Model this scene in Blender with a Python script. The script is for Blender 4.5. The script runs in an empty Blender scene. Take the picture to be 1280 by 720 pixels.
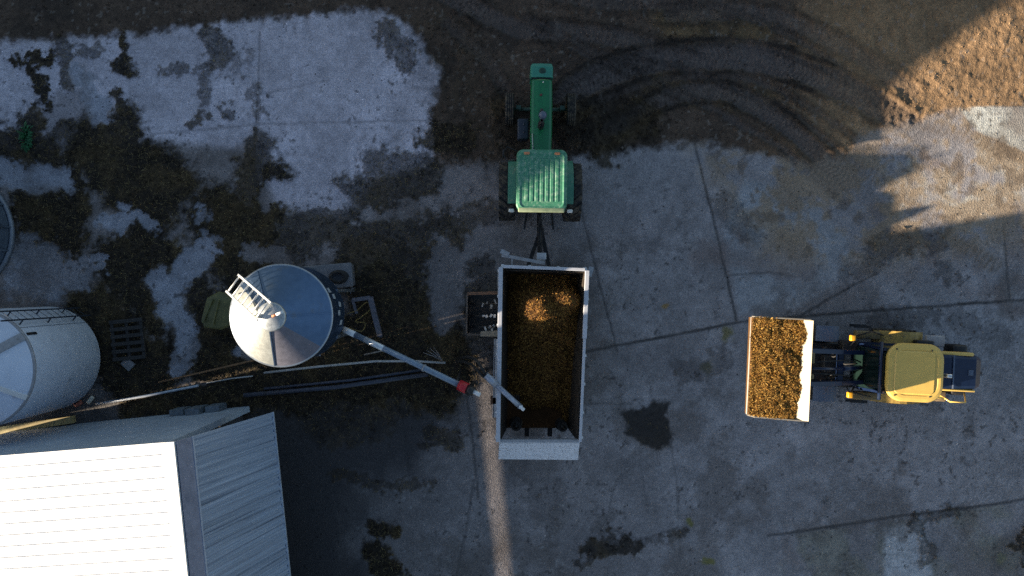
import bpy, bmesh, math, random
import numpy as np
from mathutils import Vector, Matrix

random.seed(7)
rng = np.random.default_rng(11)
SC = bpy.context.scene
COL = SC.collection
PI = math.pi

# ------------------------------------------------------------------ scale
# the drone hangs 23 m above the yard; on the ground 40 photo pixels make a metre
H, K = 23.0, 40.0
def P(px, py, z=0.0):
    f = (H - z) / H
    return Vector(((px - 640) / K * f, (360 - py) / K * f, z))

# ------------------------------------------------------------------ materials
MATS = {}
def _nt(name):
    m = bpy.data.materials.new(name); m.use_nodes = True
    nt = m.node_tree; b = nt.nodes['Principled BSDF']
    return m, nt, b
def mat(name, col, rough=0.6, metal=0.0, var=0.25, scale=6.0, dirt=None, dirt_amt=0.0, dirt_scale=2.5,
        bump=0.0, bump_scale=40.0, coat=0.0, spec=0.5, streak=False):
    if name in MATS: return MATS[name]
    m, nt, b = _nt(name)
    N, L = nt.nodes, nt.links
    tc = N.new('ShaderNodeTexCoord')
    vec = tc.outputs['Object']
    if streak:
        at = N.new('ShaderNodeAttribute'); at.attribute_name = 'st'; vec = at.outputs['Vector']
    n1 = N.new('ShaderNodeTexNoise'); n1.inputs['Scale'].default_value = scale
    n1.inputs['Detail'].default_value = 6; n1.inputs['Roughness'].default_value = 0.65
    L.new(vec, n1.inputs['Vector'])
    r1 = N.new('ShaderNodeMapRange'); r1.inputs['From Min'].default_value = 0.3; r1.inputs['From Max'].default_value = 0.7
    r1.inputs['To Min'].default_value = 1 - var; r1.inputs['To Max'].default_value = 1 + var
    L.new(n1.outputs['Fac'], r1.inputs['Value'])
    mul = N.new('ShaderNodeVectorMath'); mul.operation = 'MULTIPLY'
    mul.inputs[0].default_value = col
    L.new(r1.outputs['Result'], mul.inputs[1])
    out = mul.outputs[0]
    if dirt is not None:
        n2 = N.new('ShaderNodeTexNoise'); n2.inputs['Scale'].default_value = dirt_scale
        n2.inputs['Detail'].default_value = 9; n2.inputs['Roughness'].default_value = 0.72
        L.new(vec, n2.inputs['Vector'])
        r2 = N.new('ShaderNodeMapRange'); r2.inputs['From Min'].default_value = 0.68 - dirt_amt * 0.4
        r2.inputs['From Max'].default_value = 0.80 - dirt_amt * 0.3
        L.new(n2.outputs['Fac'], r2.inputs['Value'])
        mx = N.new('ShaderNodeMix'); mx.data_type = 'RGBA'
        L.new(r2.outputs['Result'], mx.inputs['Factor'])
        L.new(out, mx.inputs['A']); mx.inputs['B'].default_value = (*dirt, 1)
        out = mx.outputs['Result']
    L.new(out, b.inputs['Base Color'])
    rr = N.new('ShaderNodeMapRange'); rr.inputs['To Min'].default_value = max(0.04, rough - 0.12); rr.inputs['To Max'].default_value = min(1, rough + 0.12)
    L.new(n1.outputs['Fac'], rr.inputs['Value']); L.new(rr.outputs['Result'], b.inputs['Roughness'])
    b.inputs['Metallic'].default_value = metal
    b.inputs['Specular IOR Level'].default_value = spec
    if coat: b.inputs['Coat Weight'].default_value = coat
    if bump:
        n3 = N.new('ShaderNodeTexNoise'); n3.inputs['Scale'].default_value = bump_scale; n3.inputs['Detail'].default_value = 5
        L.new(vec, n3.inputs['Vector'])
        bp = N.new('ShaderNodeBump'); bp.inputs['Strength'].default_value = bump; bp.inputs['Distance'].default_value = 0.02
        L.new(n3.outputs['Fac'], bp.inputs['Height']); L.new(bp.outputs['Normal'], b.inputs['Normal'])
    MATS[name] = m
    return m

def attr_mat(name, rough=0.8, fine=60.0, var=0.35, bump=0.5, bump_scale=90.0, dist=0.02, spec=0.3, rough_attr=False):
    m, nt, b = _nt(name)
    N, L = nt.nodes, nt.links
    tc = N.new('ShaderNodeTexCoord')
    at = N.new('ShaderNodeAttribute'); at.attribute_name = 'col'
    n1 = N.new('ShaderNodeTexNoise'); n1.inputs['Scale'].default_value = fine; n1.inputs['Detail'].default_value = 8
    n1.inputs['Roughness'].default_value = 0.78
    L.new(tc.outputs['Object'], n1.inputs['Vector'])
    r1 = N.new('ShaderNodeMapRange'); r1.inputs['From Min'].default_value = 0.3; r1.inputs['From Max'].default_value = 0.7
    r1.inputs['To Min'].default_value = 1 - var; r1.inputs['To Max'].default_value = 1 + var
    L.new(n1.outputs['Fac'], r1.inputs['Value'])
    mul = N.new('ShaderNodeVectorMath'); mul.operation = 'MULTIPLY'
    L.new(at.outputs['Vector'], mul.inputs[0]); L.new(r1.outputs['Result'], mul.inputs[1])
    L.new(mul.outputs[0], b.inputs['Base Color'])
    b.inputs['Specular IOR Level'].default_value = spec
    if rough_attr:
        a2 = N.new('ShaderNodeAttribute'); a2.attribute_name = 'rgh'
        L.new(a2.outputs['Fac'], b.inputs['Roughness'])
    else:
        b.inputs['Roughness'].default_value = rough
    n3 = N.new('ShaderNodeTexNoise'); n3.inputs['Scale'].default_value = bump_scale; n3.inputs['Detail'].default_value = 4
    L.new(tc.outputs['Object'], n3.inputs['Vector'])
    bp = N.new('ShaderNodeBump'); bp.inputs['Strength'].default_value = bump; bp.inputs['Distance'].default_value = dist
    L.new(n3.outputs['Fac'], bp.inputs['Height']); L.new(bp.outputs['Normal'], b.inputs['Normal'])
    MATS[name] = m
    return m

# ------------------------------------------------------------------ mesh builder
class MB:
    def __init__(s): s.bm = bmesh.new()
    def _faces(s, vs, fs, smooth=False):
        bv = [s.bm.verts.new(v) for v in vs]
        for f in fs:
            try:
                fc = s.bm.faces.new([bv[i] for i in f]); fc.smooth = smooth
            except ValueError: pass
        return bv
    def box(s, c, d, rz=0.0, bev=0.0, M=None):
        hx, hy, hz = d[0] / 2, d[1] / 2, d[2] / 2
        R = Matrix.Rotation(rz, 3, 'Z') if M is None else M
        c = Vector(c)
        if bev <= 0:
            vs = [c + R @ Vector((x, y, z)) for z in (-hz, hz) for x, y in ((-hx, -hy), (hx, -hy), (hx, hy), (-hx, hy))]
            s._faces(vs, [(3, 2, 1, 0), (4, 5, 6, 7), (0, 1, 5, 4), (1, 2, 6, 5), (2, 3, 7, 6), (3, 0, 4, 7)])
        else:
            t = bmesh.new(); bmesh.ops.create_cube(t, size=1.0)
            bmesh.ops.scale(t, vec=d, verts=t.verts)
            bmesh.ops.bevel(t, geom=t.edges[:], offset=min(bev, min(d) * 0.49), segments=3, affect='EDGES', profile=0.5)
            t.verts.index_update()
            s._faces([c + R @ v.co for v in t.verts], [[v.index for v in f.verts] for f in t.faces], True)
            t.free()
    def beam(s, a, b, w, h, up=(0, 0, 1)):
        a, b = Vector(a), Vector(b); d = (b - a); l = d.length; d.normalize()
        upv = Vector(up)
        if abs(d.dot(upv)) > 0.98: upv = Vector((0, 1, 0))
        sx = d.cross(upv).normalized(); uz = sx.cross(d).normalized()
        M = Matrix((d, sx, uz)).transposed()
        s.box((a + b) / 2, (l, w, h), M=M)
    def tube(s, pts, r, n=10, caps=True):
        pts = [Vector(p) for p in pts]; rings = []
        rs = r if isinstance(r, (list, tuple)) else [r] * len(pts)
        prev = None
        for i, p in enumerate(pts):
            d = (pts[min(i + 1, len(pts) - 1)] - pts[max(i - 1, 0)]).normalized()
            if prev is None:
                u = d.orthogonal().normalized()
            else:
                u = (prev - d * prev.dot(d))
                u = u.normalized() if u.length > 1e-6 else d.orthogonal().normalized()
            prev = u; v = d.cross(u)
            rings.append([s.bm.verts.new(p + (u * math.cos(2 * PI * k / n) + v * math.sin(2 * PI * k / n)) * rs[i]) for k in range(n)])
        for i in range(len(rings) - 1):
            for k in range(n):
                f = s.bm.faces.new((rings[i][k], rings[i][(k + 1) % n], rings[i + 1][(k + 1) % n], rings[i + 1][k])); f.smooth = True
        if caps:
            s.bm.faces.new(rings[0][::-1]); s.bm.faces.new(rings[-1])
    def lathe(s, prof, c=(0, 0, 0), axis='Z', n=48, a0=0.0, a1=2 * PI, smooth=True):
        c = Vector(c); full = abs(a1 - a0 - 2 * PI) < 1e-6
        m = n if full else n + 1
        rings = []
        for r, h in prof:
            ring = []
            for k in range(m):
                t = a0 + (a1 - a0) * k / n
                x, y = r * math.cos(t), r * math.sin(t)
                p = Vector((x, y, h)) if axis == 'Z' else (Vector((h, x, y)) if axis == 'X' else Vector((y, h, x)))
                ring.append(s.bm.verts.new(c + p))
            rings.append(ring)
        for i in range(len(rings) - 1):
            for k in range(n):
                k2 = (k + 1) % m
                if prof[i][0] < 1e-6 and prof[i + 1][0] < 1e-6: continue
                f = s.bm.faces.new((rings[i][k], rings[i][k2], rings[i + 1][k2], rings[i + 1][k])); f.smooth = smooth
    def prism(s, poly, z0, z1):
        n = len(poly)
        vs = [Vector((p[0], p[1], z0)) for p in poly] + [Vector((p[0], p[1], z1)) for p in poly]
        s._faces(vs, [tuple(range(n - 1, -1, -1)), tuple(range(n, 2 * n))] + [(i, (i + 1) % n, n + (i + 1) % n, n + i) for i in range(n)])
    def extrude(s, poly, vec):                     # any planar 3-D polygon given thickness
        n = len(poly); vec = Vector(vec)
        vs = [Vector(p) for p in poly] + [Vector(p) + vec for p in poly]
        s._faces(vs, [tuple(range(n - 1, -1, -1)), tuple(range(n, 2 * n))] + [(i, (i + 1) % n, n + (i + 1) % n, n + i) for i in range(n)])
    def loft(s, sections, cap=True, smooth=False):  # list of rings of equal length
        rings = [[s.bm.verts.new(Vector(p)) for p in sec] for sec in sections]
        n = len(rings[0])
        for i in range(len(rings) - 1):
            for k in range(n):
                f = s.bm.faces.new((rings[i][k], rings[i][(k + 1) % n], rings[i + 1][(k + 1) % n], rings[i + 1][k])); f.smooth = smooth
        if cap:
            s.bm.faces.new(rings[0][::-1]); s.bm.faces.new(rings[-1])
    def build(s, name, m, parent=None, off=(0, 0, 0), bevel=0.0):
        bmesh.ops.recalc_face_normals(s.bm, faces=s.bm.faces[:])
        off = Vector(off)
        if off.length: bmesh.ops.translate(s.bm, vec=-off, verts=s.bm.verts)
        me = bpy.data.meshes.new(name); s.bm.to_mesh(me); s.bm.free()
        me.materials.append(m)
        o = bpy.data.objects.new(name, me); COL.objects.link(o)
        if parent is not None: o.parent = parent
        elif off.length: o.location = off
        if bevel:
            b = o.modifiers.new('bev', 'BEVEL'); b.width = bevel; b.segments = 2; b.limit_method = 'ANGLE'; b.angle_limit = 0.6
        return o

def tag(o, label, cat, group=None):
    o['label'] = label; o['category'] = cat
    if group: o['group'] = group
    return o
def thing(name, label, cat, loc=(0, 0, 0), rz=0.0, group=None):
    o = bpy.data.objects.new(name, None); COL.objects.link(o)
    o.location = loc; o.rotation_euler = (0, 0, rz); o.empty_display_size = 0.3
    return tag(o, label, cat, group)
def copy_part(o, loc, rz=None, parent=None):
    c = o.copy(); COL.objects.link(c); c.location = loc
    if rz is not None: c.rotation_euler = (0, 0, rz)
    if parent is not None: c.parent = parent
    for ch in o.children:
        d = ch.copy(); COL.objects.link(d); d.parent = c
    return c
def np_mesh(name, verts, faces, m, cols=None, rgh=None, smooth=True, parent=None):
    me = bpy.data.meshes.new(name)
    nv, nf = len(verts), len(faces); k = faces.shape[1]
    me.vertices.add(nv); me.vertices.foreach_set('co', np.ascontiguousarray(verts, np.float32).ravel())
    me.loops.add(nf * k); me.loops.foreach_set('vertex_index', np.ascontiguousarray(faces, np.int32).ravel())
    me.polygons.add(nf)
    me.polygons.foreach_set('loop_start', np.arange(nf, dtype=np.int32) * k)
    me.polygons.foreach_set('loop_total', np.full(nf, k, np.int32))
    me.polygons.foreach_set('use_smooth', np.full(nf, smooth))
    if cols is not None:
        a = me.attributes.new('col', 'FLOAT_COLOR', 'POINT')
        a.data.foreach_set('color', np.concatenate([cols, np.ones((nv, 1))], 1).astype(np.float32).ravel())
    if rgh is not None:
        a = me.attributes.new('rgh', 'FLOAT', 'POINT'); a.data.foreach_set('value', rgh.astype(np.float32).ravel())
    me.update(); me.validate()
    me.materials.append(m)
    o = bpy.data.objects.new(name, me); COL.objects.link(o)
    if parent is not None: o.parent = parent
    return o

# ------------------------------------------------------------------ ground maps (numpy, in photo-pixel ground units)
def vnoise(x, y, seed):
    r = np.random.default_rng(seed).random((256, 256))
    xi, yi = np.floor(x).astype(int), np.floor(y).astype(int)
    fx, fy = x - xi, y - yi
    fx, fy = fx * fx * (3 - 2 * fx), fy * fy * (3 - 2 * fy)
    a, b = r[xi & 255, yi & 255], r[(xi + 1) & 255, yi & 255]
    c, d = r[xi & 255, (yi + 1) & 255], r[(xi + 1) & 255, (yi + 1) & 255]
    return (a * (1 - fx) + b * fx) * (1 - fy) + (c * (1 - fx) + d * fx) * fy
def fbm(x, y, size, seed, octv=5, gain=0.55):
    t = np.zeros_like(x); amp = 1.0; tot = 0.0; s = 1.0 / size
    for o in range(octv):
        t += amp * vnoise(x * s + 13.7 * o, y * s + 7.1 * o, seed + o); tot += amp
        amp *= gain; s *= 2.03
    return t / tot
def sstep(a, b, x):
    t = np.clip((x - a) / (b - a), 0, 1); return t * t * (3 - 2 * t)
def seg_dist(X, Y, pts):
    best = np.full(X.shape, 1e9); along = np.zeros_like(X); side = np.zeros_like(X); acc = 0.0
    for (x0, y0), (x1, y1) in zip(pts[:-1], pts[1:]):
        dx, dy = x1 - x0, y1 - y0; L = math.hypot(dx, dy)
        if L < 1e-6: continue
        t = np.clip(((X - x0) * dx + (Y - y0) * dy) / (L * L), 0, 1)
        d = np.hypot(X - x0 - t * dx, Y - y0 - t * dy)
        m = d < best
        best = np.where(m, d, best); along = np.where(m, acc + t * L, along)
        side = np.where(m, ((X - x0) * dy - (Y - y0) * dx) / L, side)
        acc += L
    return best, along, side
def poly_sd(X, Y, pts):                       # signed distance, negative inside
    d, _, _ = seg_dist(X, Y, pts + [pts[0]])
    ins = np.zeros(X.shape, bool)
    n = len(pts)
    for i in range(n):
        x0, y0 = pts[i]; x1, y1 = pts[(i + 1) % n]
        if y0 == y1: continue
        c = ((y0 > Y) != (y1 > Y)) & (X < (x1 - x0) * (Y - y0) / (y1 - y0) + x0)
        ins ^= c
    return np.where(ins, -d, d)
def spline(pts, n=10):
    out = []
    p = [np.array(q, float) for q in pts]; p = [2 * p[0] - p[1]] + p + [2 * p[-1] - p[-2]]
    for i in range(1, len(p) - 2):
        for k in range(n):
            t = k / n
            out.append(tuple(0.5 * ((2 * p[i]) + (-p[i-1] + p[i+1]) * t + (2*p[i-1] - 5*p[i] + 4*p[i+1] - p[i+2]) * t*t + (-p[i-1] + 3*p[i] - 3*p[i+1] + p[i+2]) * t**3)))
    out.append(tuple(p[-2])); return out

STEP = 1.6
gx = np.arange(-220, 1501, STEP); gy = np.arange(-200, 921, STEP)
X, Y = np.meshgrid(gx, gy)
w1 = fbm(X, Y, 60, 1) - 0.5; w2 = fbm(X, Y, 60, 21) - 0.5
f1 = fbm(X, Y, 14, 41) - 0.5; f2 = fbm(X, Y, 14, 61) - 0.5
XW, YW = X + w1 * 30 + f1 * 14, Y + w2 * 30 + f2 * 14
n_big = fbm(X, Y, 180, 81, 4); n_mid = fbm(X, Y, 45, 101, 5); n_fine = fbm(X, Y, 8, 121, 4); n_grit = fbm(X, Y, 4, 141, 2)
n_speck = fbm(X, Y, 5.5, 161, 3)

# bare soil along the top of the yard
soil_poly = [(-600, -600), (1900, -600), (1900, 122), (1195, 134), (1140, 150), (1075, 165), (1060, 190), (1010, 200), (960, 196), (925, 188), (885, 182), (850, 180), (725, 196), (620, 206), (542, 209), (536, 150), (546, 95), (515, 35), (478, 12), (300, 26), (160, 44), (0, 53), (-600, 100)]
sd_soil = np.where(X < 500, poly_sd(X + f1 * 5, Y + f2 * 6, soil_poly), poly_sd(X * 0.5 + XW * 0.5, Y * 0.5 + YW * 0.5, soil_poly))
soil = sstep(7, -7, sd_soil + (n_fine - 0.5) * 16)
edge_r = sstep(1200, 1230, X)                     # clean slab edge at the right
soil = soil * (1 - edge_r) + edge_r * sstep(1.5, -1.5, poly_sd(X, Y, soil_poly) + (n_fine - 0.5) * 3)

# manure and mud: capsules (x0,y0,x1,y1,radius,strength)
caps = [(28,80,58,78,7,1),(36,86,52,128,7,1),(72,62,84,104,12,.75),(96,62,120,60,8,.6),(160,46,160,88,7,1),(158,80,166,82,13,.95),
 (262,45,275,68,17,.75),(205,86,248,88,7,.6),(300,80,312,70,10,.4),(325,110,318,112,9,.5),(330,140,322,134,7,.5),(255,84,258,126,8,.6),(242,158,252,150,9,.8),(283,138,284,144,8,.6),(148,118,150,150,7,.95),
 (0,178,60,186,24,.95),(35,150,30,200,16,.95),(62,168,100,152,12,.8),(122,180,205,232,46,1),(150,170,180,260,40,1),(96,225,90,318,22,1),(30,270,60,300,26,1),(25,250,40,330,14,1),(60,260,90,280,22,1),
 (205,240,150,330,26,1),(140,330,215,320,28,1),(120,395,170,470,48,1),(205,455,180,500,35,1),(150,350,200,400,26,1),
 (270,270,300,330,42,1),(262,400,240,330,20,.95),(320,190,300,260,24,.8),(345,225,318,330,26,1),(360,300,410,270,36,.75),(250,420,300,470,42,1),
 (438,240,530,225,20,.8),(470,200,520,210,22,.7),(450,320,520,330,32,.9),(430,300,560,285,22,.8),(480,370,530,470,52,1),(430,430,560,450,50,1),(300,480,520,470,40,1),(220,510,330,480,30,1),
 (480,35,508,75,13,.7),(540,170,575,180,22,.9),(545,60,640,190,46,.3),(600,330,612,450,20,.6),(560,430,590,470,22,.85),(555,280,620,262,14,.55),
 (590,375,615,410,20,.7),(700,205,640,262,20,.4),(720,160,800,150,34,.8),(690,150,760,185,22,.85),(620,130,640,190,18,.8),
 (400,540,470,530,18,.45),(420,595,530,606,7,.55),(465,655,488,662,11,1),(470,690,490,712,15,1),(535,545,560,552,14,.65),(400,520,480,500,30,.6),
 (745,685,785,688,12,.9),(735,700,760,672,8,.7),(820,668,850,664,5,.55),(790,682,840,674,4,.4),(660,580,690,640,26,.25),(745,655,760,640,10,.3),
 (1095,305,1170,300,16,.5),(1180,340,1190,345,14,.5),(1140,654,1162,692,8,.6),(1150,655,1195,646,7,.55),(1272,690,1285,660,10,.9),(1060,345,1130,300,14,.35),
 (905,260,930,290,18,.4),(780,310,860,300,12,.2),(860,465,900,445,16,.35),(1090,400,1170,395,10,.4),(1210,400,1240,420,18,.3)]
mud = np.zeros_like(X)
tracks_soft = 0
for (x0, y0, x1, y1, r, s) in caps:
    d, _, _ = seg_dist(XW, YW, [(x0, y0), (x1 + 0.01, y1)])
    mud = np.maximum(mud, s * sstep(r * 1.22, r * 0.72, d + (n_fine - 0.5) * 22 + (n_grit - .5) * 9))
oil = sstep(3, -3, poly_sd(X * .2 + XW * .8 + f2 * 10, Y * .2 + YW * .8 - f1 * 10, [(783,512),(800,508),(822,500),(838,500),(835,515),(842,530),(836,550),(825,558),(808,556),(800,545),(786,538),(795,528)]) + (n_fine - 0.5) * 6)
keep = [(15,225,55,222,18),(0,200,25,230,14),(60,215,85,225,12),(40,320,90,345,22),(20,350,60,360,16),(70,330,125,330,8),(135,278,160,275,12),(160,262,185,285,9),(250,268,250,272,10),(255,300,265,310,12),
        (245,320,210,360,20),(200,350,220,400,20),(225,400,235,440,14),(296,437,305,442,10),(225,450,222,460,8),(340,243,420,250,16),(305,318,360,322,9),(545,330,552,400,14),(548,300,548,330,10),(100,90,130,140,14)]
kp = np.zeros_like(X)
for (x0, y0, x1, y1, r) in keep:
    d, _, _ = seg_dist(XW, YW, [(x0, y0), (x1 + 0.01, y1)])
    kp = np.maximum(kp, sstep(r * 1.2, r * 0.75, d + (n_fine - 0.5) * 22 + (n_grit - .5) * 8))
mud = mud * (1 - 0.93 * kp)
mud = np.maximum(mud, oil * 0.95)

# wheel tracks: (points, half width, strength)
tracks = [([(688,138),(740,100),(830,73),(940,72),(1060,110),(1160,170)],17,.9),([(750,172),(825,126),(900,114),(985,160),(1100,262)],12,.85),([(560,-5),(640,32),(760,46),(850,72)],12,.6),
 ([(840,18),(960,18),(1060,62),(1140,112)],11,.5),([(640,-30),(760,5),(900,-5)],10,.4),([(560,30),(610,80),(640,130)],9,.35),
 ([(1240,720),(1262,670),(1290,630)],6,.75),([(1270,740),(1284,700),(1300,650)],5,.9),([(1060,760),(1070,700),(1090,660)],15,.8),([(1170,760),(1180,700),(1205,640)],12,.6),
 ([(700,150),(760,122),(840,98),(930,98),(1040,150),(1120,220)],4,.45),([(690,120),(760,78),(850,52),(960,58),(1080,110),(1150,160)],4,.4),([(720,60),(800,95),(900,140),(1010,210),(1090,290)],5,.5),([(660,20),(760,70),(880,92),(1000,150),(1080,215)],4,.5),([(900,10),(1000,50),(1090,120),(1180,200)],4,.45),
 ([(890,196),(1000,258),(1090,318),(1180,380)],11,.35)]
trk = np.zeros_like(X); rut = np.zeros_like(X); lug = np.zeros_like(X)
for pts, hw, s in tracks:
    d, al, sd = seg_dist(X + w1 * 7, Y + w2 * 7, spline(pts))
    m = s * sstep(hw * 1.15, hw * 0.75, d + (n_fine - 0.5) * 6)
    trk = np.maximum(trk, m)
    edge = np.exp(-((np.abs(sd) - hw * 1.2 + (n_fine - .5) * 6) / 4.2) ** 2) * s * (d < hw * 2)
    rut = np.maximum(rut, edge * np.clip(n_mid * 2.6 - .55, 0, 1.2) * (.6 + .8 * n_fine))
    ph = (al * 2 * PI / 6.0 + np.abs(sd) * 0.45)
    lug = np.where(m > 0.15, np.maximum(lug, m * (0.5 + 0.5 * np.sin(ph + (n_fine - .5) * 3.5)) * (.25 + 1.2 * np.clip(n_mid - .2, 0, 1))), lug)

# joints and cracks in the slabs
joints = [([(868,180),(893,280),(921,402)],1.3,.8),([(560,470),(740,438),(930,402),(1100,388),(1290,374)],1.5,.85),([(960,670),(1120,646),(1290,623)],1.4,.8),([(726,262),(748,350),(772,440)],1.1,.6),
 ([(498,480),(504,530),(511,585)],1.2,.7),([(583,490),(592,560),(598,620)],1.1,.6),([(1254,280),(1262,372)],1.2,.6),([(325,40),(322,110),(318,205)],1.0,.5),([(190,168),(330,155),(545,150)],1.0,.35),
 ([(540,207),(660,196)],1.2,.5),([(1000,395),(1060,360),(1095,342)],1.2,.7),([(832,500),(845,600),(850,700)],.9,.35),([(590,530),(700,505),(790,505)],.9,.4),([(760,660),(800,675),(845,660)],1,.5),
 ([(905,345),(960,340),(990,345)],1,.5),([(0,300),(100,310),(200,300)],1,.4),([(158,44),(165,168)],1,.3),([(325,118),(410,100)],.8,.3),([(760,640),(770,600),(800,575)],.8,.3),([(800,580),(810,640)],.8,.3),([(1120,520),(1128,640)],.9,.15),([(400,560),(425,640)],1,.3),([(570,720),(585,650),(592,600)],1,.4)]
jn = np.zeros_like(X)
for pts, hw, s in joints:
    d, _, _ = seg_dist(X + f1 * 3, Y + f2 * 3, pts)
    jn = np.maximum(jn, s * sstep(hw + 1.6, hw * 0.4, d) * (0.55 + 0.9 * n_mid))

def C(*v): return np.array(v, float)
def mix(a, b, t): return a * (1 - t[..., None]) + b * t[..., None]
# concrete slabs of different age, with barn shade painted in
slabA = sstep(8, -8, poly_sd(X, Y, [(-600, 0), (478, 0), (560, 60), (545, 205), (470, 225), (430, 275), (345, 262), (320, 185), (190, 180), (-600, 190)]) + (n_mid - .5) * 16)
colr = np.broadcast_to(C(.215, .196, .196), X.shape + (3,)).copy()
colr = mix(colr, C(.30, .29, .305), sstep(660, 1050, X + (n_big - .5) * 300) * 0.9)
colr = mix(colr, C(.095, .090, .090), sstep(560, 380, X + (n_big - .5) * 120) * sstep(470, 520, Y))  # slab darkened towards the barn, its shade put into the colour
colr = mix(colr, C(.50, .475, .53), slabA)
bluep = sstep(6, -6, poly_sd(X + f1 * 8, Y + f2 * 8, [(905, 285), (930, 225), (1000, 235), (1062, 300), (1062, 345), (1000, 385), (925, 392)]))
colr = mix(colr, C(.33, .35, .38), bluep * .85)
tl = sstep(2, -2, poly_sd(X + f1 * 6, Y + f2 * 5, [(1195, 134), (1400, 118), (1400, 210), (1280, 190), (1225, 165)]))
colr = mix(colr, C(.50, .52, .49), tl * .9)
mid = sstep(10, -10, poly_sd(XW, YW, [(1110, 190), (1190, 150), (1290, 210), (1290, 270), (1150, 280), (1100, 250)]))
colr = mix(colr, C(.46, .45, .40), mid * .8 * sstep(.38, .56, n_mid))
bot = sstep(3, -3, poly_sd(X, Y, [(960, 672), (1290, 625), (1290, 760), (960, 760)]))
colr = mix(colr, C(.22, .215, .18), bot * sstep(.40, .60, n_mid) * .8)
low = sstep(4, -4, poly_sd(X + f1 * 6, Y + f2 * 6, [(1105, 660), (1150, 652), (1160, 690), (1170, 740), (1105, 740)]))
colr = mix(colr, C(.50, .52, .55), low * .85)
kcol = np.clip(kp * (X < 300), 0, 1)
colr = mix(colr, C(.34, .36, .42), kcol * .8)
# age, stains, grit
colr *= (0.72 + 0.56 * n_big)[..., None] * (0.66 + 0.68 * n_mid)[..., None] * (0.74 + 0.52 * n_fine)[..., None] * (.86 + .28 * n_grit)[..., None]
stain = sstep(.53, .68, fbm(X, Y, 90, 301, 6, .66)) * .5
colr = mix(colr, C(.10, .082, .070), stain)
rust = sstep(.60, .74, fbm(X, Y, 110, 331, 5, .6)) * .5 * sstep(640, 760, X)
colr = mix(colr, C(.16, .115, .10), rust)
speck = sstep(.68, .76, n_speck) * .7
colr = mix(colr, C(.045, .042, .042), speck * sstep(.42, .6, n_mid))
pale = sstep(.74, .82, fbm(X, Y, 5, 351, 3)) * .25
colr = mix(colr, C(.48, .48, .48), pale * (1 - mud))
# tread scribbles left on the concrete
ang = fbm(X, Y, 120, 371, 2) * 9
scr = sstep(.62, .9, np.sin((X * np.cos(ang) + Y * np.sin(ang)) * .62 + w1 * 20) * .5 + .5) * sstep(.54, .66, fbm(X, Y, 75, 391, 4)) * .38 * (1 - .85 * slabA)
colr = mix(colr, C(.10, .092, .085), scr)
colr = mix(colr, C(.035, .033, .032), np.clip(jn, 0, 1) * .9)
barn_shade = sstep(60, 0, poly_sd(XW, YW, [(330, 500), (560, 490), (500, 540), (430, 580), (420, 660), (425, 760), (330, 760)]) + (n_mid - .5) * 60)  # deep shade beside the barn, painted into the ground colour
colr = mix(colr, C(.038, .037, .040), barn_shade * .85)
for (cx, cy, r, c) in [(860, 650, 6, C(.16, .15, .03)), (881, 703, 7, C(.17, .16, .03)), (835, 384, 4, C(.30, .18, .05)), (911, 419, 7, C(.16, .14, .04)), (885, 455, 10, C(.12, .11, .06)), (1250, 700, 8, C(.2, .2, .12))]:
    d = np.hypot(XW - cx, YW - cy); colr = mix(colr, c, sstep(r * 1.3, r * .5, d + (n_fine - .5) * 8) * .8)
# soil
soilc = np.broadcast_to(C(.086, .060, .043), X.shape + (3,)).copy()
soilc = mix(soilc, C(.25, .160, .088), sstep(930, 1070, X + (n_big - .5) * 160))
ochre = np.maximum(sstep(26, 6, seg_dist(XW, YW, [(835, 30), (960, 42)])[0]), sstep(24, 6, seg_dist(XW, YW, [(820, 105), (960, 128)])[0]))
soilc = mix(soilc, C(.125, .085, .042), ochre * .8)
soilc *= (0.6 + 0.8 * n_mid)[..., None] * (0.75 + 0.5 * n_fine)[..., None] * (.8 + .4 * n_grit)[..., None]
soilc = mix(soilc, C(.03, .024, .02), sstep(.56, .70, fbm(X, Y, 40, 401, 5)) * .5 * sstep(1000, 880, X))
stone = sstep(.74, .80, fbm(X, Y, 5, 421, 2)); soilc = mix(soilc, C(.25, .22, .19), stone * .45)
film = sstep(70, 0, poly_sd(XW, YW, [(900, 180), (1060, 200), (1200, 150), (1290, 190), (1290, 260), (1100, 300), (980, 290)]))
colr = mix(colr, C(.27, .205, .14) * 1.0, film * (1 - .9 * tl) * sstep(.40, .56, n_mid * .65 + n_fine * .35) * .85)
band = sstep(15, 6, np.abs(seg_dist(X + w1 * 10, Y + w2 * 10, [(1040, 175), (1130, 250), (1240, 330)])[0])) + sstep(14, 6, seg_dist(X + w1 * 10, Y + w2 * 10, [(1060, 150), (1150, 150), (1290, 200)])[0])
hatch = .5 + .5 * np.sin((X * .8 + Y * .6) * .85 + (n_fine - .5) * 6)
colr = mix(colr, C(.15, .11, .075), np.clip(band, 0, 1) * (.35 + .5 * hatch) * (.4 + .9 * n_mid) * .8 * (1 - tl))
marks = sstep(.60, .70, fbm(X, Y, 16, 511, 4)) * film
colr = mix(colr, C(.12, .09, .065), marks * .6)
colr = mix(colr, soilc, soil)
trc = C(.112, .094, .088)
trk = trk * (1 - .45 * sstep(980, 1080, X)); rut = rut * (1 - .2 * sstep(1000, 1100, X))
colr = mix(colr, trc, trk * (.45 + .4 * soil))
colr = mix(colr, C(.018, .014, .012), np.clip(rut * 1.25, 0, 1) * (.25 + .65 * soil))
colr *= (1 - .45 * lug * (.9 - .15 * soil))[..., None]
colr *= (1 + .5 * trk * soil * (n_grit - .5))[..., None]
mudc = np.broadcast_to(C(.022, .016, .010), X.shape + (3,)).copy()
mudc = mix(mudc, C(.062, .042, .018), sstep(.47, .68, fbm(X, Y, 28, 441, 5)) * .8)
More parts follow.
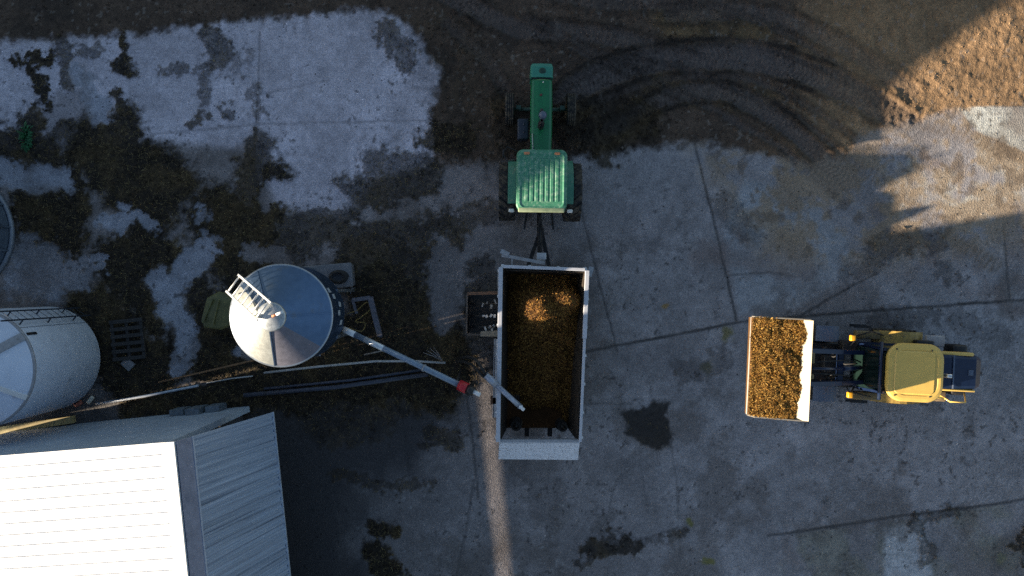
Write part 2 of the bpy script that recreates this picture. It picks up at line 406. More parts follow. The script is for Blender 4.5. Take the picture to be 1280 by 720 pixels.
mudc *= (0.55 + 0.9 * n_fine)[..., None]
mudc = mix(mudc, C(.016, .014, .013), oil * .8)
colr = mix(colr, mudc, np.clip(mud, 0, 1) * .97)
# relief in metres
Zg = (n_fine - .5) * .012 + (n_mid - .5) * .01
Zg = Zg + soil * ((n_mid - .5) * .08 + (n_fine - .5) * .045 + (n_grit - .5) * .025 - .01)
Zg = Zg - trk * soil * (.04 + .03 * lug) + rut * soil * (.05 + .07 * np.clip(n_fine - .3, 0, 1))
Zg = Zg + np.clip(mud, 0, 1) * (.022 + .07 * np.clip(n_fine - .35, 0, 1) + .03 * (n_grit - .3)) * (1 - oil * .7) - jn * .010
rgh = .88 - .12 * (1 - soil) * (1 - mud) - .18 * oil - .10 * kcol
WX, WY = (X - 640) / K, (360 - Y) / K
nyy, nxx = X.shape
V = np.stack([WX, WY, Zg], -1).reshape(-1, 3)
idx = np.arange(nyy * nxx).reshape(nyy, nxx)
F = np.stack([idx[1:, :-1], idx[1:, 1:], idx[:-1, 1:], idx[:-1, :-1]], -1).reshape(-1, 4)
soil_f = (soil[:-1, :-1] > .5).ravel(); mud_f = (mud[:-1, :-1] > .55).ravel()
gm = attr_mat('yard surface', fine=16, var=.42, bump=.6, bump_scale=22, dist=.035, rough_attr=True)
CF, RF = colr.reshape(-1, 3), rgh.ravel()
def patch(name, mask, kind):
    f = F[mask]; u, inv = np.unique(f, return_inverse=True)
    o = np_mesh(name, V[u], inv.reshape(-1, 4), gm, CF[u], RF[u])
    o['kind'] = kind; return o
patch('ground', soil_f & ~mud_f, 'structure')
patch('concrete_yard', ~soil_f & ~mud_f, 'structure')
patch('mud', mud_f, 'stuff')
mb = MB(); mb.box((0, 0, -.36), (900, 900, .4))
tm = mat('field soil', (.12, .085, .055), .9, var=.5, scale=.6, dirt=(.05, .06, .02), dirt_amt=.3, dirt_scale=.08)
o = mb.build('terrain', tm); o['kind'] = 'structure'

# clods of mud and crumbs of soil lying on the surface, too many to count
def clods(ids, r0, r1, name, colf):
    n = len(ids); base = np.array([(1, 0, 0), (0, 1, 0), (-1, 0, 0), (0, -1, 0), (.4, .4, .75), (-.4, -.35, .7)], float)
    fc = np.array([(0, 1, 4), (1, 2, 4), (2, 5, 4), (2, 3, 5), (3, 0, 5), (0, 4, 5)])
    r = r0 + (r1 - r0) * rng.random(n) ** 3
    a = rng.random(n) * 2 * PI; ca, sa = np.cos(a), np.sin(a)
    sc = rng.uniform(.6, 1.3, (n, 6, 3))
    p = base[None] * sc * r[:, None, None]
    q = np.stack([p[..., 0] * ca[:, None] - p[..., 1] * sa[:, None], p[..., 0] * sa[:, None] + p[..., 1] * ca[:, None], p[..., 2]], -1)
    q += (V[ids] + np.stack([rng.normal(0, .03, n), rng.normal(0, .03, n), np.zeros(n)], -1))[:, None, :]
    f = (fc[None] + 6 * np.arange(n)[:, None, None]).reshape(-1, 3)
    cc = np.repeat(colf * rng.uniform(.5, 1.5, (n, 1)), 6, 0)
    o = np_mesh(name, q.reshape(-1, 3), f, MATS['yard surface'], cc, np.full(n * 6, .9), smooth=False); o['kind'] = 'stuff'
inview = ((X > -60) & (X < 1340) & (Y > -60) & (Y < 780)).ravel()
wm_ = np.clip(mud - oil - .2, 0, 1).ravel() * inview; ids = rng.choice(len(wm_), 16000, p=wm_ / wm_.sum())
clods(ids, .012, .07, 'mud_clods', CF[ids])
ws_ = (soil * (.15 + rut + .5 * (n_mid > .55))).ravel() * inview; ids = rng.choice(len(ws_), 16000, p=ws_ / ws_.sum())
clods(ids, .008, np.where(X.ravel()[ids] > 1000, .026, .05), 'soil_crumbs', CF[ids] * .95)
wy_ = ((1 - soil) * (1 - mud) * (.2 + (n_mid > .5))).ravel() * inview; ids = rng.choice(len(wy_), 5000, p=wy_ / wy_.sum())
clods(ids, .008, .030, 'grit', np.where(rng.random((5000, 1)) < .75, CF[ids] * .35, CF[ids] * 1.5))

# straw trodden into the mud: too many to count, one mass
def chips(cx, cy, cz, n_up, ln, wd, cols, tilt=.5):
    n = len(cx); a = rng.random(n) * 2 * PI; t = (rng.random(n) - .5) * 2 * tilt
    L = ln * (.5 + rng.random(n)); W = wd * (.6 + .8 * rng.random(n))
    d = np.stack([np.cos(a) * np.cos(t), np.sin(a) * np.cos(t), np.sin(t)], -1)
    s = np.stack([-np.sin(a), np.cos(a), (rng.random(n) - .5) * 1.2], -1); s /= np.linalg.norm(s, axis=1)[:, None]
    c = np.stack([cx, cy, cz], -1)
    v = np.stack([c - d * L[:, None] - s * W[:, None], c + d * L[:, None] - s * W[:, None], c + d * L[:, None] * .9 + s * W[:, None], c - d * L[:, None] * .9 + s * W[:, None]], 1).reshape(-1, 3)
    f = np.arange(n * 4).reshape(n, 4)
    pick = np.array(cols)[rng.integers(0, len(cols), n)] * (.6 + .8 * rng.random((n, 1)))
    return v, f, np.repeat(pick, 4, 0)
straw_m = attr_mat('straw', rough=.75, fine=120, var=.2, bump=0.0)
wgt = np.clip(mud - oil - .3, 0, 1).ravel() * (X.ravel() < 600) * (X.ravel() > -60) + .03 * (mud.ravel() > .5)
pr = wgt / wgt.sum(); ids = rng.choice(len(pr), 22000, p=pr)
v, f, c = chips(V[ids, 0] + rng.normal(0, .03, 22000), V[ids, 1] + rng.normal(0, .03, 22000), V[ids, 2] + .012, 0, .045, .003, [(.20, .14, .055), (.09, .065, .025), (.26, .20, .09), (.04, .03, .015)], .25)
o = np_mesh('straw', v, f, straw_m, c, smooth=False); o['kind'] = 'stuff'

# ------------------------------------------------------------------ shared materials
steel = mat('galvanised steel', (.42, .45, .48), .38, .85, var=.14, scale=9, dirt=(.16, .16, .17), dirt_amt=.12, dirt_scale=4)
greysteel = mat('weathered grey steel', (.34, .35, .37), .5, .3, var=.2, scale=12, dirt=(.10, .08, .06), dirt_amt=.35, dirt_scale=6)
bluesteel = mat('blue grey painted tube', (.20, .27, .36), .42, .2, var=.15, scale=10, dirt=(.10, .10, .11), dirt_amt=.25, dirt_scale=5)
black = mat('black rubber', (.016, .016, .017), .75, var=.3, scale=14, dirt=(.06, .05, .04), dirt_amt=.35, dirt_scale=6, bump=.2)
blackmetal = mat('black metal', (.020, .020, .022), .5, .2, var=.3, scale=14, dirt=(.06, .05, .035), dirt_amt=.35, dirt_scale=7)
tyre_m = mat('tyre', (.018, .018, .019), .82, var=.3, scale=10, dirt=(.12, .095, .065), dirt_amt=.55, dirt_scale=5, bump=.25)
glass = mat('dark cab glass', (.008, .018, .016), .12, var=.1, scale=3, spec=.4)
white = mat('white paint', (.74, .75, .76), .5, var=.06, scale=8, dirt=(.22, .19, .16), dirt_amt=.22, dirt_scale=14)
whitechip = mat('white paint with mud splashes', (.70, .72, .75), .55, var=.08, scale=8, dirt=(.20, .17, .14), dirt_amt=.42, dirt_scale=22)
rustm = mat('rusty steel', (.11, .055, .03), .8, var=.4, scale=14, bump=.3)

# ------------------------------------------------------------------ wheels
def tyre_mesh(R, w, lugs=0, ribs=0, rim_r=None):
    mb = MB(); rim_r = rim_r or R * .56
    h = w / 2
    if ribs:
        prof = [(rim_r, -h * .8), (R * .80, -h), (R * .95, -h * .97)]
        k = ribs
        for i in range(k):
            x0 = -h * .9 + i * (1.8 * h) / k; x1 = x0 + (1.8 * h) / k
            prof += [(R * .955, x0 + .008), (R, x0 + .014), (R, x1 - .014), (R * .955, x1 - .008)]
        prof += [(R * .95, h * .97), (R * .80, h), (rim_r, h * .8)]
    else:
        prof = [(rim_r, -h * .8), (R * .72, -h), (R * .90, -h * .98), (R * .945, -h * .8), (R * .955, 0), (R * .945, h * .8), (R * .90, h * .98), (R * .72, h), (rim_r, h * .8)]
    mb.lathe(prof, axis='X', n=64)
    for i in range(lugs):
        for sgn in (-1, 1):
            a0 = 2 * PI * (i + (.5 if sgn > 0 else 0)) / lugs
            a1 = a0 + 2 * PI * .75 / lugs
            def pt(a, x, r): return Vector((x, r * math.cos(a), r * math.sin(a)))
            th = 2 * PI * .30 / lugs
            poly_in = [pt(a1, 0.01 * sgn, R * .93), pt(a1 + th, 0.01 * sgn, R * .93), pt(a0 + th, h * .98 * sgn, R * .90), pt(a0, h * .98 * sgn, R * .90)]
            poly_out = [pt(a1, 0.01 * sgn, R), pt(a1 + th, 0.01 * sgn, R), pt(a0 + th, h * .97 * sgn, R * .985), pt(a0, h * .97 * sgn, R * .985)]
            mb.loft([poly_in, poly_out])
    return mb
def rim_mesh(R, w, side):
    mb = MB(); h = w / 2; s = side
    mb.lathe([(R * .575, -h * .7), (R * .56, -h * .5), (R * .50, -h * .2), (R * .46, s * h * .30), (R * .20, s * h * .35), (R * .17, s * h * .62), (.001, s * h * .64)], axis='X', n=36)
    mb.lathe([(R * .575, h * .7), (R * .555, h * .55), (R * .50, h * .3), (R * .47, s * h * .28)], axis='X', n=36)
    for k in range(8):
        a = 2 * PI * k / 8
        mb.lathe([(.001, s * h * .37), (.018, s * h * .37), (.018, s * h * .45), (.001, s * h * .45)], c=(0, R * .14 * math.cos(a) * 1.9, R * .14 * math.sin(a) * 1.9), axis='X', n=6)
    return mb
def wheel(parent, loc, R, w, side, lugs=0, ribs=0, rim=None, axis_y=False):
    wb = tyre_mesh(R, w, lugs, ribs).build('wheel', tyre_m, parent)
    wb.location = loc
    r = rim_mesh(R, w, side).build('rim', rim, wb)
    if axis_y: wb.rotation_euler = (0, 0, PI / 2)
    return wb

def rrect(x0, x1, y0, y1, r, n=6):
    out = []
    for cx, cy, a in ((x1 - r, y1 - r, 0), (x0 + r, y1 - r, PI / 2), (x0 + r, y0 + r, PI), (x1 - r, y0 + r, 1.5 * PI)):
        for k in range(n + 1):
            t = a + PI / 2 * k / n
            out.append((cx + r * math.cos(t), cy + r * math.sin(t)))
    return out

# ------------------------------------------------------------------ tractor
green = mat('green hood paint', (.008, .15, .055), .33, var=.14, scale=5, dirt=(.05, .10, .06), dirt_amt=.12, dirt_scale=6, coat=.3)
teal = mat('faded green nose paint', (.035, .22, .155), .5, var=.12, scale=6, dirt=(.02, .035, .03), dirt_amt=.25, dirt_scale=5)
roofgreen = mat('sun bleached green roof', (.052, .225, .135), .48, var=.16, scale=5, dirt=(.24, .36, .28), dirt_amt=.48, dirt_scale=10)
fendergreen = mat('dusty green fender paint', (.07, .25, .165), .5, var=.14, scale=6, dirt=(.30, .28, .20), dirt_amt=.28, dirt_scale=6)
yellowrim = mat('yellow rim paint', (.50, .33, .03), .5, var=.15, dirt=(.08, .06, .04), dirt_amt=.35)
lampglass = mat('pale lamp lens', (.75, .76, .72), .15, var=.05)
amber = mat('amber lens', (.55, .22, .10), .3, var=.1)
tr = thing('tractor', 'green cab tractor coupled to the front of the white trailer', 'tractor', (.83, 2.88, 0), -.012)
for s in (-1, 1):
    wheel(tr, (s * .97, 0, .87), .88, .50, s, lugs=20, rim=yellowrim)
    wheel(tr, (s * .93, 2.58, .49), .49, .27, s, ribs=4, rim=yellowrim)
mb = MB()                                                # hood with rounded shoulders, a little narrower to the front
def hood_sec(y, w, zt, zb, r=.09):
    h = w / 2
    return [(-h, y, zb), (-h, y, zt - r * 1.3), (-h + r * .3, y, zt - r * .45), (-h + r, y, zt - .01), (-h * .3, y, zt + .012), (h * .3, y, zt + .012), (h - r, y, zt - .01), (h - r * .3, y, zt - r * .45), (h, y, zt - r * 1.3), (h, y, zb)]
mb.loft([hood_sec(1.02, .60, 1.66, .95), hood_sec(1.6, .63, 1.64, .95), hood_sec(2.6, .64, 1.58, .92), hood_sec(3.18, .62, 1.53, .90), hood_sec(3.22, .58, 1.50, .92)])
hood = mb.build('hood', green, tr)
mb = MB(); mb.lathe([(.001, 1.605), (.035, 1.605), (.04, 1.57)], c=(-.02, 2.74, 0), n=16); mb.build('radiator_cap', mat('dark red cap', (.10, .02, .015), .5), hood)
mb = MB(); mb.beam((-.235, 1.05, 1.655), (-.26, 1.6, 1.635), .025, .03); mb.build('trim_strip', mat('pale trim', (.45, .5, .42), .5), hood)
mb = MB(); mb.lathe([(.001, 1.60), (.014, 1.60), (.02, 1.565)], c=(.04, 3.12, 0), n=10); mb.build('emblem_post', white, hood)
mb = MB()                                                # nose: grille box with a dished top
mb.loft([hood_sec(3.28, .66, 1.50, .62, .05), hood_sec(3.60, .66, 1.47, .62, .05), hood_sec(3.70, .60, 1.42, .66, .05)])
nose = mb.build('nose', teal, tr)
mb = MB(); mb.lathe([(.001, 1.508), (.05, 1.506), (.10, 1.500), (.105, 1.46)], c=(.02, 3.46, 0), n=20); mb.build('filler_lid', mat('sooty green', (.010, .045, .032), .7, var=.4, scale=18), nose)
mb = MB()
for k in range(5): mb.box((0, 3.695, .75 + k * .12), (.54, .02, .05))
mb.build('grille_bar', blackmetal, nose)
for s in (-1, 1):
    mb = MB(); mb.lathe([(.001, .02), (.06, .015), (.07, 0)], c=(s * .18, 3.69, 1.28), axis='Y', n=16); mb.build('headlight', lampglass, nose)
mb = MB(); mb.box((0, 3.24, 1.12), (.54, .10, .68)); mb.build('radiator', blackmetal, tr)
mb = MB(); mb.tube([(.02, 2.03, 1.60), (.02, 2.03, 2.02)], .075, 16); mb.lathe([(.08, 2.02), (.115, 2.05), (.115, 2.13), (.06, 2.19), (.001, 2.20)], c=(.02, 2.03, 0), n=20)
mb.build('air_intake', mat('blue grey plastic', (.09, .12, .18), .45, var=.1), tr)
mb = MB(); mb.lathe([(.05, 1.6), (.09, 1.64), (.09, 2.05), (.05, 2.08), (.045, 2.45), (.035, 2.45), (.03, 2.1)], c=(-.02, 1.80, 0), n=18); mb.build('exhaust', blackmetal, tr)
mb = MB(); mb.lathe([(.001, 1.80), (.045, 1.80), (.05, 1.6)], c=(0, 2.25, 0), n=14); mb.box((.0, 2.14, 1.64), (.07, .22, .06), bev=.02); mb.build('hood_bracket', blackmetal, tr)
mb = MB(); mb.box((0, 1.7, .80), (.5, 3.0, .36), bev=.05); mb.box((0, .2, .80), (.8, 1.2, .5), bev=.06); mb.build('chassis', blackmetal, tr)
axm = mat('dull green axle', (.06, .12, .09), .6, var=.2, dirt=(.05, .04, .03), dirt_amt=.4)
mb = MB(); mb.tube([(-1.0, 0, .87), (1.0, 0, .87)], .11, 14); mb.build('axle', axm, tr)
mb = MB(); mb.tube([(-.86, 2.58, .49), (.86, 2.58, .49)], .06, 12)
mb.box((-.66, 2.58, .60), (.14, .12, .30)); mb.box((.66, 2.58, .60), (.14, .12, .30)); mb.build('axle', mat('dull green axle', (.06, .12, .09), .6, var=.2, dirt=(.05, .04, .03), dirt_amt=.4), tr)
mb = MB(); mb.box((-.52, 1.85, .92), (.34, .62, .42), bev=.05); mb.lathe([(.001, .03), (.03, .03), (.035, 0)], c=(-.50, 1.75, 1.13), n=10); mb.lathe([(.001, .03), (.03, .03), (.035, 0)], c=(-.50, 1.98, 1.13), n=10)
mb.build('fuel_tank', mat('dark blue tank', (.02, .03, .05), .5, var=.2), tr)
mb = MB()                                                # cab shell: sloping pillars
bot = rrect(-.62, .62, -.55, .98, .12); top = rrect(-.66, .66, -.68, .86, .14)
for (i0) in range(0, 28, 7):
    bx, by = bot[i0 + 3]; tx, ty = top[i0 + 3]
    mb.beam((bx, by, 1.0), (tx, ty, 2.62), .09, .09)
mb.loft([[(x, y, 1.0) for x, y in bot], [(x, y, 1.42) for x, y in bot]])
cab = mb.build('cab', green, tr); cab.scale = (1.015, 1.015, .885)
mb = MB(); mb.loft([[(x * .95, y * .95, 1.42) for x, y in bot], [(x * .95, y * .95, 2.60) for x, y in top]], cap=True); mb.build('window', glass, cab)
RX, RY0, RY1 = .70, -.72, .98
mb = MB()
ring = lambda ins, z: [(x, y, z) for x, y in rrect(-RX + ins, RX - ins, RY0 + ins, RY1 - ins, .19 - ins * .5, 8)]
mb.loft([ring(.05, 2.58), ring(0, 2.64), ring(.0, 2.72), ring(.03, 2.765), ring(.09, 2.785), ring(.13, 2.765), ring(.16, 2.765)])
roof = mb.build('roof', roofgreen, cab)
mb = MB()
for k in range(7):
    x = -.42 + k * .14
    mb.loft([[(x - .050, y0, 2.760), (x - .034, y0 + e, 2.778), (x + .034, y0 + e, 2.778), (x + .050, y0, 2.760)] for y0, e in ((-.46, 0.0), (.72, 0.0))])
mb.build('roof_rib', roofgreen, cab)
mb = MB(); mb.box((0, -.69, 2.74), (1.28, .13, .10), bev=.03); mb.build('roof_visor', mat('dusty beige visor', (.22, .27, .17), .6, var=.2, dirt=(.12, .16, .10), dirt_amt=.3), cab)
for s in (-1, 1):
    mb = MB(); mb.box((s * .42, .86, 2.80), (.15, .07, .05), bev=.015); mb.build('roof_light', amber, cab)
for s in (-1, 1):                                        # fenders over the rear wheels
    mb = MB(); secs = []
    for k in range(13):
        a = math.radians(-20 + 165 * k / 12); r = .96
        y, z = r * math.cos(a), .87 + r * math.sin(a)
        secs.append([(s * .60, y, z), (s * .95, y, z - .02), (s * .95, y * .97, z - .06), (s * .60, y * .97, z - .04)])
    mb.loft(secs[3:11]); fd = mb.build('fender', fendergreen, tr)
    mb = MB(); mb.box((s * .84, -.66, 1.82), (.16, .10, .12), bev=.03); mb.build('work_light', lampglass, fd)
mb = MB(); mb.tube([(-.62, .95, 2.15), (-.98, 1.10, 2.2), (-1.10, .92, 2.2), (-.98, .70, 2.18), (-.66, .72, 2.12)], .016, 8); mb.build('mirror_arm', blackmetal, tr)
mb = MB(); mb.box((-1.09, .92, 2.12), (.04, .2, .32), bev=.015); mb.build('mirror', blackmetal, tr)
mb = MB()
for s in (-1, 1):
    mb.beam((s * .35, -.35, .75), (s * .44, -1.10, .62), .06, .09); mb.beam((s * .30, -.45, 1.25), (s * .42, -.95, .70), .04, .04)
mb.beam((0, -.3, 1.1), (.0, -.85, 1.05), .07, .07); mb.build('hitch_arm', blackmetal, tr)
mb = MB()
for x0, x1, w in ((-.08, .02, .05), (.05, .08, -.06), (.0, .06, .02)):
    mb.tube([(x0, -.55, 1.25), (x0 + w, -.80, 1.35), (x1 + w * 2, -1.15, 1.05), (x1 + w, -1.55, .95), (x1, -1.95, 1.15)], .024, 8)
mb.build('hydraulic_hose', black, tr)
mb = MB(); mb.tube([(.0, -.5, .72), (.03, -2.0, .75)], .07, 12); mb.build('drive_shaft', blackmetal, tr)
mb = MB(); mb.beam((0, -.4, .45), (0, -1.15, .45), .1, .06); mb.build('drawbar', blackmetal, tr)

# ------------------------------------------------------------------ spreader trailer
ZR = 2.3
t_loc = Vector((.80, -1.9, 0))
tl_ = thing('trailer', 'long open white trailer full of silage behind the green tractor', 'trailer', t_loc)
FL, FR, BL, BR = P(626, 334, ZR), P(734, 338, ZR), P(622.5, 552, ZR), P(725, 552, ZR)
def lerp(a, b, t): return a + (b - a) * t
def down(p, ins, z):
    c = Vector((.83, -1.9, 0)); d = Vector((c.x - p.x, c.y - p.y, 0))
    return Vector((p.x + math.copysign(ins, d.x), p.y + math.copysign(ins, d.y) * .6, z))
FLb, FRb, BLb, BRb = down(FL, .18, .75), down(FR, .18, .75), down(BL, .18, .75), down(BR, .18, .75)
lining = mat('dark brown lining', (.045, .036, .028), .6, .2, var=.35, scale=5, dirt=(.10, .06, .03), dirt_amt=.3)  # dark brown sheet over the inside of the walls
def wall_panel(a, b, bb, ab, name, m=whitechip, th=.05):
    mb = MB(); n = ((b - a).cross(ab - a)).normalized(); mb.extrude([a, b, bb, ab], n * th)
    L = (b - a).length; k = max(2, int(L / .8))
    cen = Vector((.83, -1.9, 1.5)); sg = 1 if (a - cen).dot(n) > 0 else -1
    for i in range(k + 1):
        t = min(max(i / k, .02), .98); e = n * sg * .06 + Vector((0, 0, -.08))
        mb.beam(lerp(a, b, t) + e, lerp(ab, bb, t) + n * sg * .06, .07, .06, up=n)
    w_ = mb.build(name, m, tl_, off=t_loc)
    mb = MB(); q_ = -n * sg * .055; dz = Vector((0, 0, -.12))
    mb.extrude([a + q_ + dz, b + q_ + dz, bb + q_, ab + q_], q_ * .3); mb.build('lining', lining, w_, off=t_loc)
    return w_
wall_panel(BL, FL, FLb, BLb, 'side_wall'); wall_panel(FR, BR, BRb, FRb, 'side_wall'); wall_panel(FL, FR, FRb, FLb, 'front_wall')
railm = mat('scuffed white rail', (.50, .52, .57), .45, .1, var=.14, scale=9, dirt=(.22, .19, .17), dirt_amt=.30, dirt_scale=9)
def rail(a, b, w):
    mb = MB(); mb.beam(a + Vector((0, 0, .03)), b + Vector((0, 0, .03)), w, .10); mb.build('top_rail', railm, tl_, off=t_loc, bevel=.012)
rail(BL, FL, .12); rail(BR, lerp(BR, FR, .60), .075); rail(lerp(BR, FR, .602), FR, .12)
rail(FL + Vector((.06, .02, 0)), FR + Vector((-.06, .02, 0)), .09)
mb = MB(); mb.extrude([FLb, FRb, BRb, BLb], (0, 0, -.06)); mb.build('floor', blackmetal, tl_, off=t_loc)
g0, g1 = P(624, 552.5, ZR + .02), P(724.5, 552.5, ZR + .02); g2, g3 = P(722.5, 575, 1.92), P(623, 574, 1.92)
mb = MB(); mb.extrude([g0, g1, g2, g3], (0, 0, -.05)); mb.extrude([g3, g2, g2 + Vector((0, .12, -1.1)), g3 + Vector((0, .12, -1.1))], (0, .02, 0))
gate = mb.build('rear_gate', mat('white gate with rust specks', (.66, .70, .77), .55, var=.10, dirt=(.10, .08, .07), dirt_amt=.46, dirt_scale=26), tl_, off=t_loc)
mb = MB(); mb.extrude([Vector((g0.x + .1, g0.y + .02, ZR - .15)), Vector((g1.x - .1, g1.y + .02, ZR - .15)), Vector((g2.x - .15, g2.y + .28, .76)), Vector((g3.x + .15, g3.y + .28, .76))], (0, .03, 0)); mb.build('lining', lining, gate, off=t_loc)
mb = MB(); mb.beam(P(624, 551, ZR - .06), P(724, 551, ZR - .06), .10, .14); mb.build('gate_beam', greysteel, tl_, off=t_loc)
for (px, py) in ((645, 532), (703, 533)):                # vertical beaters at the rear
    c = P(px, py, 1.2); mb = MB()
    mb.lathe([(.20, .80), (.20, .84), (.07, .86), (.07, 1.35), (.001, 1.38)], c=(c.x, c.y, 0), n=24)
    for k in range(34):
        a = k * .42; z = .88 + k * .014
        mb.beam((c.x + .08 * math.cos(a), c.y + .08 * math.sin(a), z), (c.x + .15 * math.cos(a), c.y + .15 * math.sin(a), z + .01), .075, .015)
    mb.build('beater', mat('worn grey beater', (.05, .045, .04), .5, .4, var=.3, dirt=(.05, .04, .03), dirt_amt=.45), tl_, off=t_loc)
mb = MB()
for x in (.45, 1.15): mb.beam((x, .55, .60), (x, -4.5, .60), .14, .18)
for y in (-.2, -1.6, -3.0, -4.2): mb.beam((.0, y, .60), (1.6, y, .60), .1, .12)
mb.beam((.45, .55, .60), (.86, 1.72, .52), .12, .14); mb.beam((1.15, .55, .60), (.90, 1.72, .52), .12, .14); mb.beam((.88, 1.65, .5), (.88, 1.95, .48), .12, .08)
mb.build('drawbar', blackmetal, tl_, off=t_loc)
for y in (-2.0, -3.15):
    for s, x in ((-1, .07), (1, 1.53)):
        w_ = wheel(tl_, Vector((x, y, .46)) - t_loc, .46, .32, s, lugs=0, ribs=5, rim=white)
for y in (-2.0, -3.15):
    mb = MB(); mb.tube([(0, y, .46), (1.6, y, .46)], .05, 10); mb.build('axle', blackmetal, tl_, off=t_loc)
# lower side plate on the left
a, b = P(618.5, 424, 1.75), P(616.5, 522, 1.75); mb = MB(); mb.extrude([a, P(626, 424, 1.75), P(624, 522, 1.75), b], (0, 0, -.04)); mb.beam(a + Vector((0, 0, -.12)), b + Vector((0, 0, -.12)), .04, .24)
mb.build('side_ledge', mat('grey ledge plate', (.46, .46, .48), .55, var=.18, dirt=(.20, .15, .12), dirt_amt=.35, dirt_scale=8), tl_, off=t_loc)
mb = MB(); c = P(617, 500, 1.6); mb.box(c, (.18, .22, .3), bev=.02); mb.build('hinge_block', rustm, tl_, off=t_loc)
# front bar with plate, jack, corner plate
mb = MB(); mb.beam(P(627, 319, 2.0), P(681, 329, 2.0), .09, .08); mb.beam(P(640, 321, 2.0), P(640, 334, 2.0), .04, .06); fb = mb.build('front_bar', greysteel, tl_, off=t_loc)
mb = MB(); mb.box(P(631, 316, 2.05), (.26, .13, .03), rz=-.45); mb.build('end_plate', greysteel, fb, off=t_loc)
mb = MB(); c = P(676, 322, 1.2); mb.box(c, (.22, .22, .9), bev=.03); mb.box(c + Vector((0, .02, .5)), (.28, .2, .06), bev=.02); mb.build('jack_stand', mat('pale jack paint', (.45, .47, .5), .5, var=.2, dirt=(.10, .09, .08), dirt_amt=.35), tl_, off=t_loc)
mb = MB(); c = P(738, 339.5, 2.1); mb.box(c, (.14, .28, .04), rz=-.25); mb.beam(c, c + Vector((-.12, -.02, 0)), .04, .03); mb.build('corner_plate', greysteel, tl_, off=t_loc)
mb = MB(); mb.tube([P(625.5, 333, 2.15), P(625.5, 372, 2.15)], .02, 8); mb.tube([P(622.5, 340, 2.05), P(622.5, 372, 2.05)], .012, 8); mb.build('side_pipe', greysteel, tl_, off=t_loc)
# side discharge unit: frame, dark floor, three bladed shafts
zu = 1.25; U = [P(584, 367, zu), P(627, 365, zu), P(627, 419, zu), P(583, 418, zu)]
mb = MB()
for i in range(4): mb.beam(U[i], U[(i + 1) % 4], .045, .10)
for i in range(4): mb.beam(U[i], Vector((U[i].x, U[i].y, .42)), .05, .05)
un = mb.build('discharge_unit', mat('grimy brown steel', (.11, .09, .075), .6, .2, var=.35, dirt=(.02, .018, .016), dirt_amt=.4), tl_, off=t_loc)
mb = MB(); mb.extrude([Vector((p.x, p.y, .42)) for p in U], (0, 0, -.04))
mb.extrude([U[0], U[3], Vector((U[3].x, U[3].y, .42)), Vector((U[0].x, U[0].y, .42))], (.02, 0, 0)); mb.build('unit_floor', blackmetal, un, off=t_loc)
blade = mat('bright worn blade', (.45, .46, .47), .35, .3, var=.15, dirt=(.16, .14, .12), dirt_amt=.25)
for j, py in enumerate((380, 395, 409)):
    mb = MB(); a, b = P(587, py, 1.05), P(629, py - 1, 1.05); mb.tube([a, b], .035, 10)
    mb.build('shaft', blackmetal, un, off=t_loc)
    for i, px in enumerate((606, 611, 616, 621, 626) if j != 1 else (604, 609, 614, 618, 622, 626)):
        c = P(px + random.uniform(-1.6, 1.6), py + random.uniform(-1.2, 1.2), 1.08 + random.uniform(-.03, .05)); sg = 1 if (i + j) % 2 else -1
        mb = MB()
        if j == 1: mb.box(c, (random.uniform(.07, .12), random.uniform(.06, .11), .09), rz=.5 * i, bev=.01)
        else: mb.beam(c + Vector((-.03, 0, 0)), c + Vector((random.uniform(-.08, .08), random.uniform(.06, .14) * sg, .10)), random.uniform(.03, .07), .02)
        mb.build('blade', blade, un, off=t_loc)
mb = MB(); mb.extrude([P(601, 414, 1.32), P(627, 413, 1.32), P(627, 421, 1.32), P(600, 420.5, 1.32)], (0, 0, -.03)); mb.build('cover_plate', mat('tan cover plate', (.24, .21, .16), .6, var=.25), un, off=t_loc)
mb = MB(); mb.beam(P(584, 367, 1.3), P(627, 366, 1.3), .09, .05); mb.build('cover_strip', mat('rust brown strip', (.16, .085, .05), .7, var=.3), un, off=t_loc)

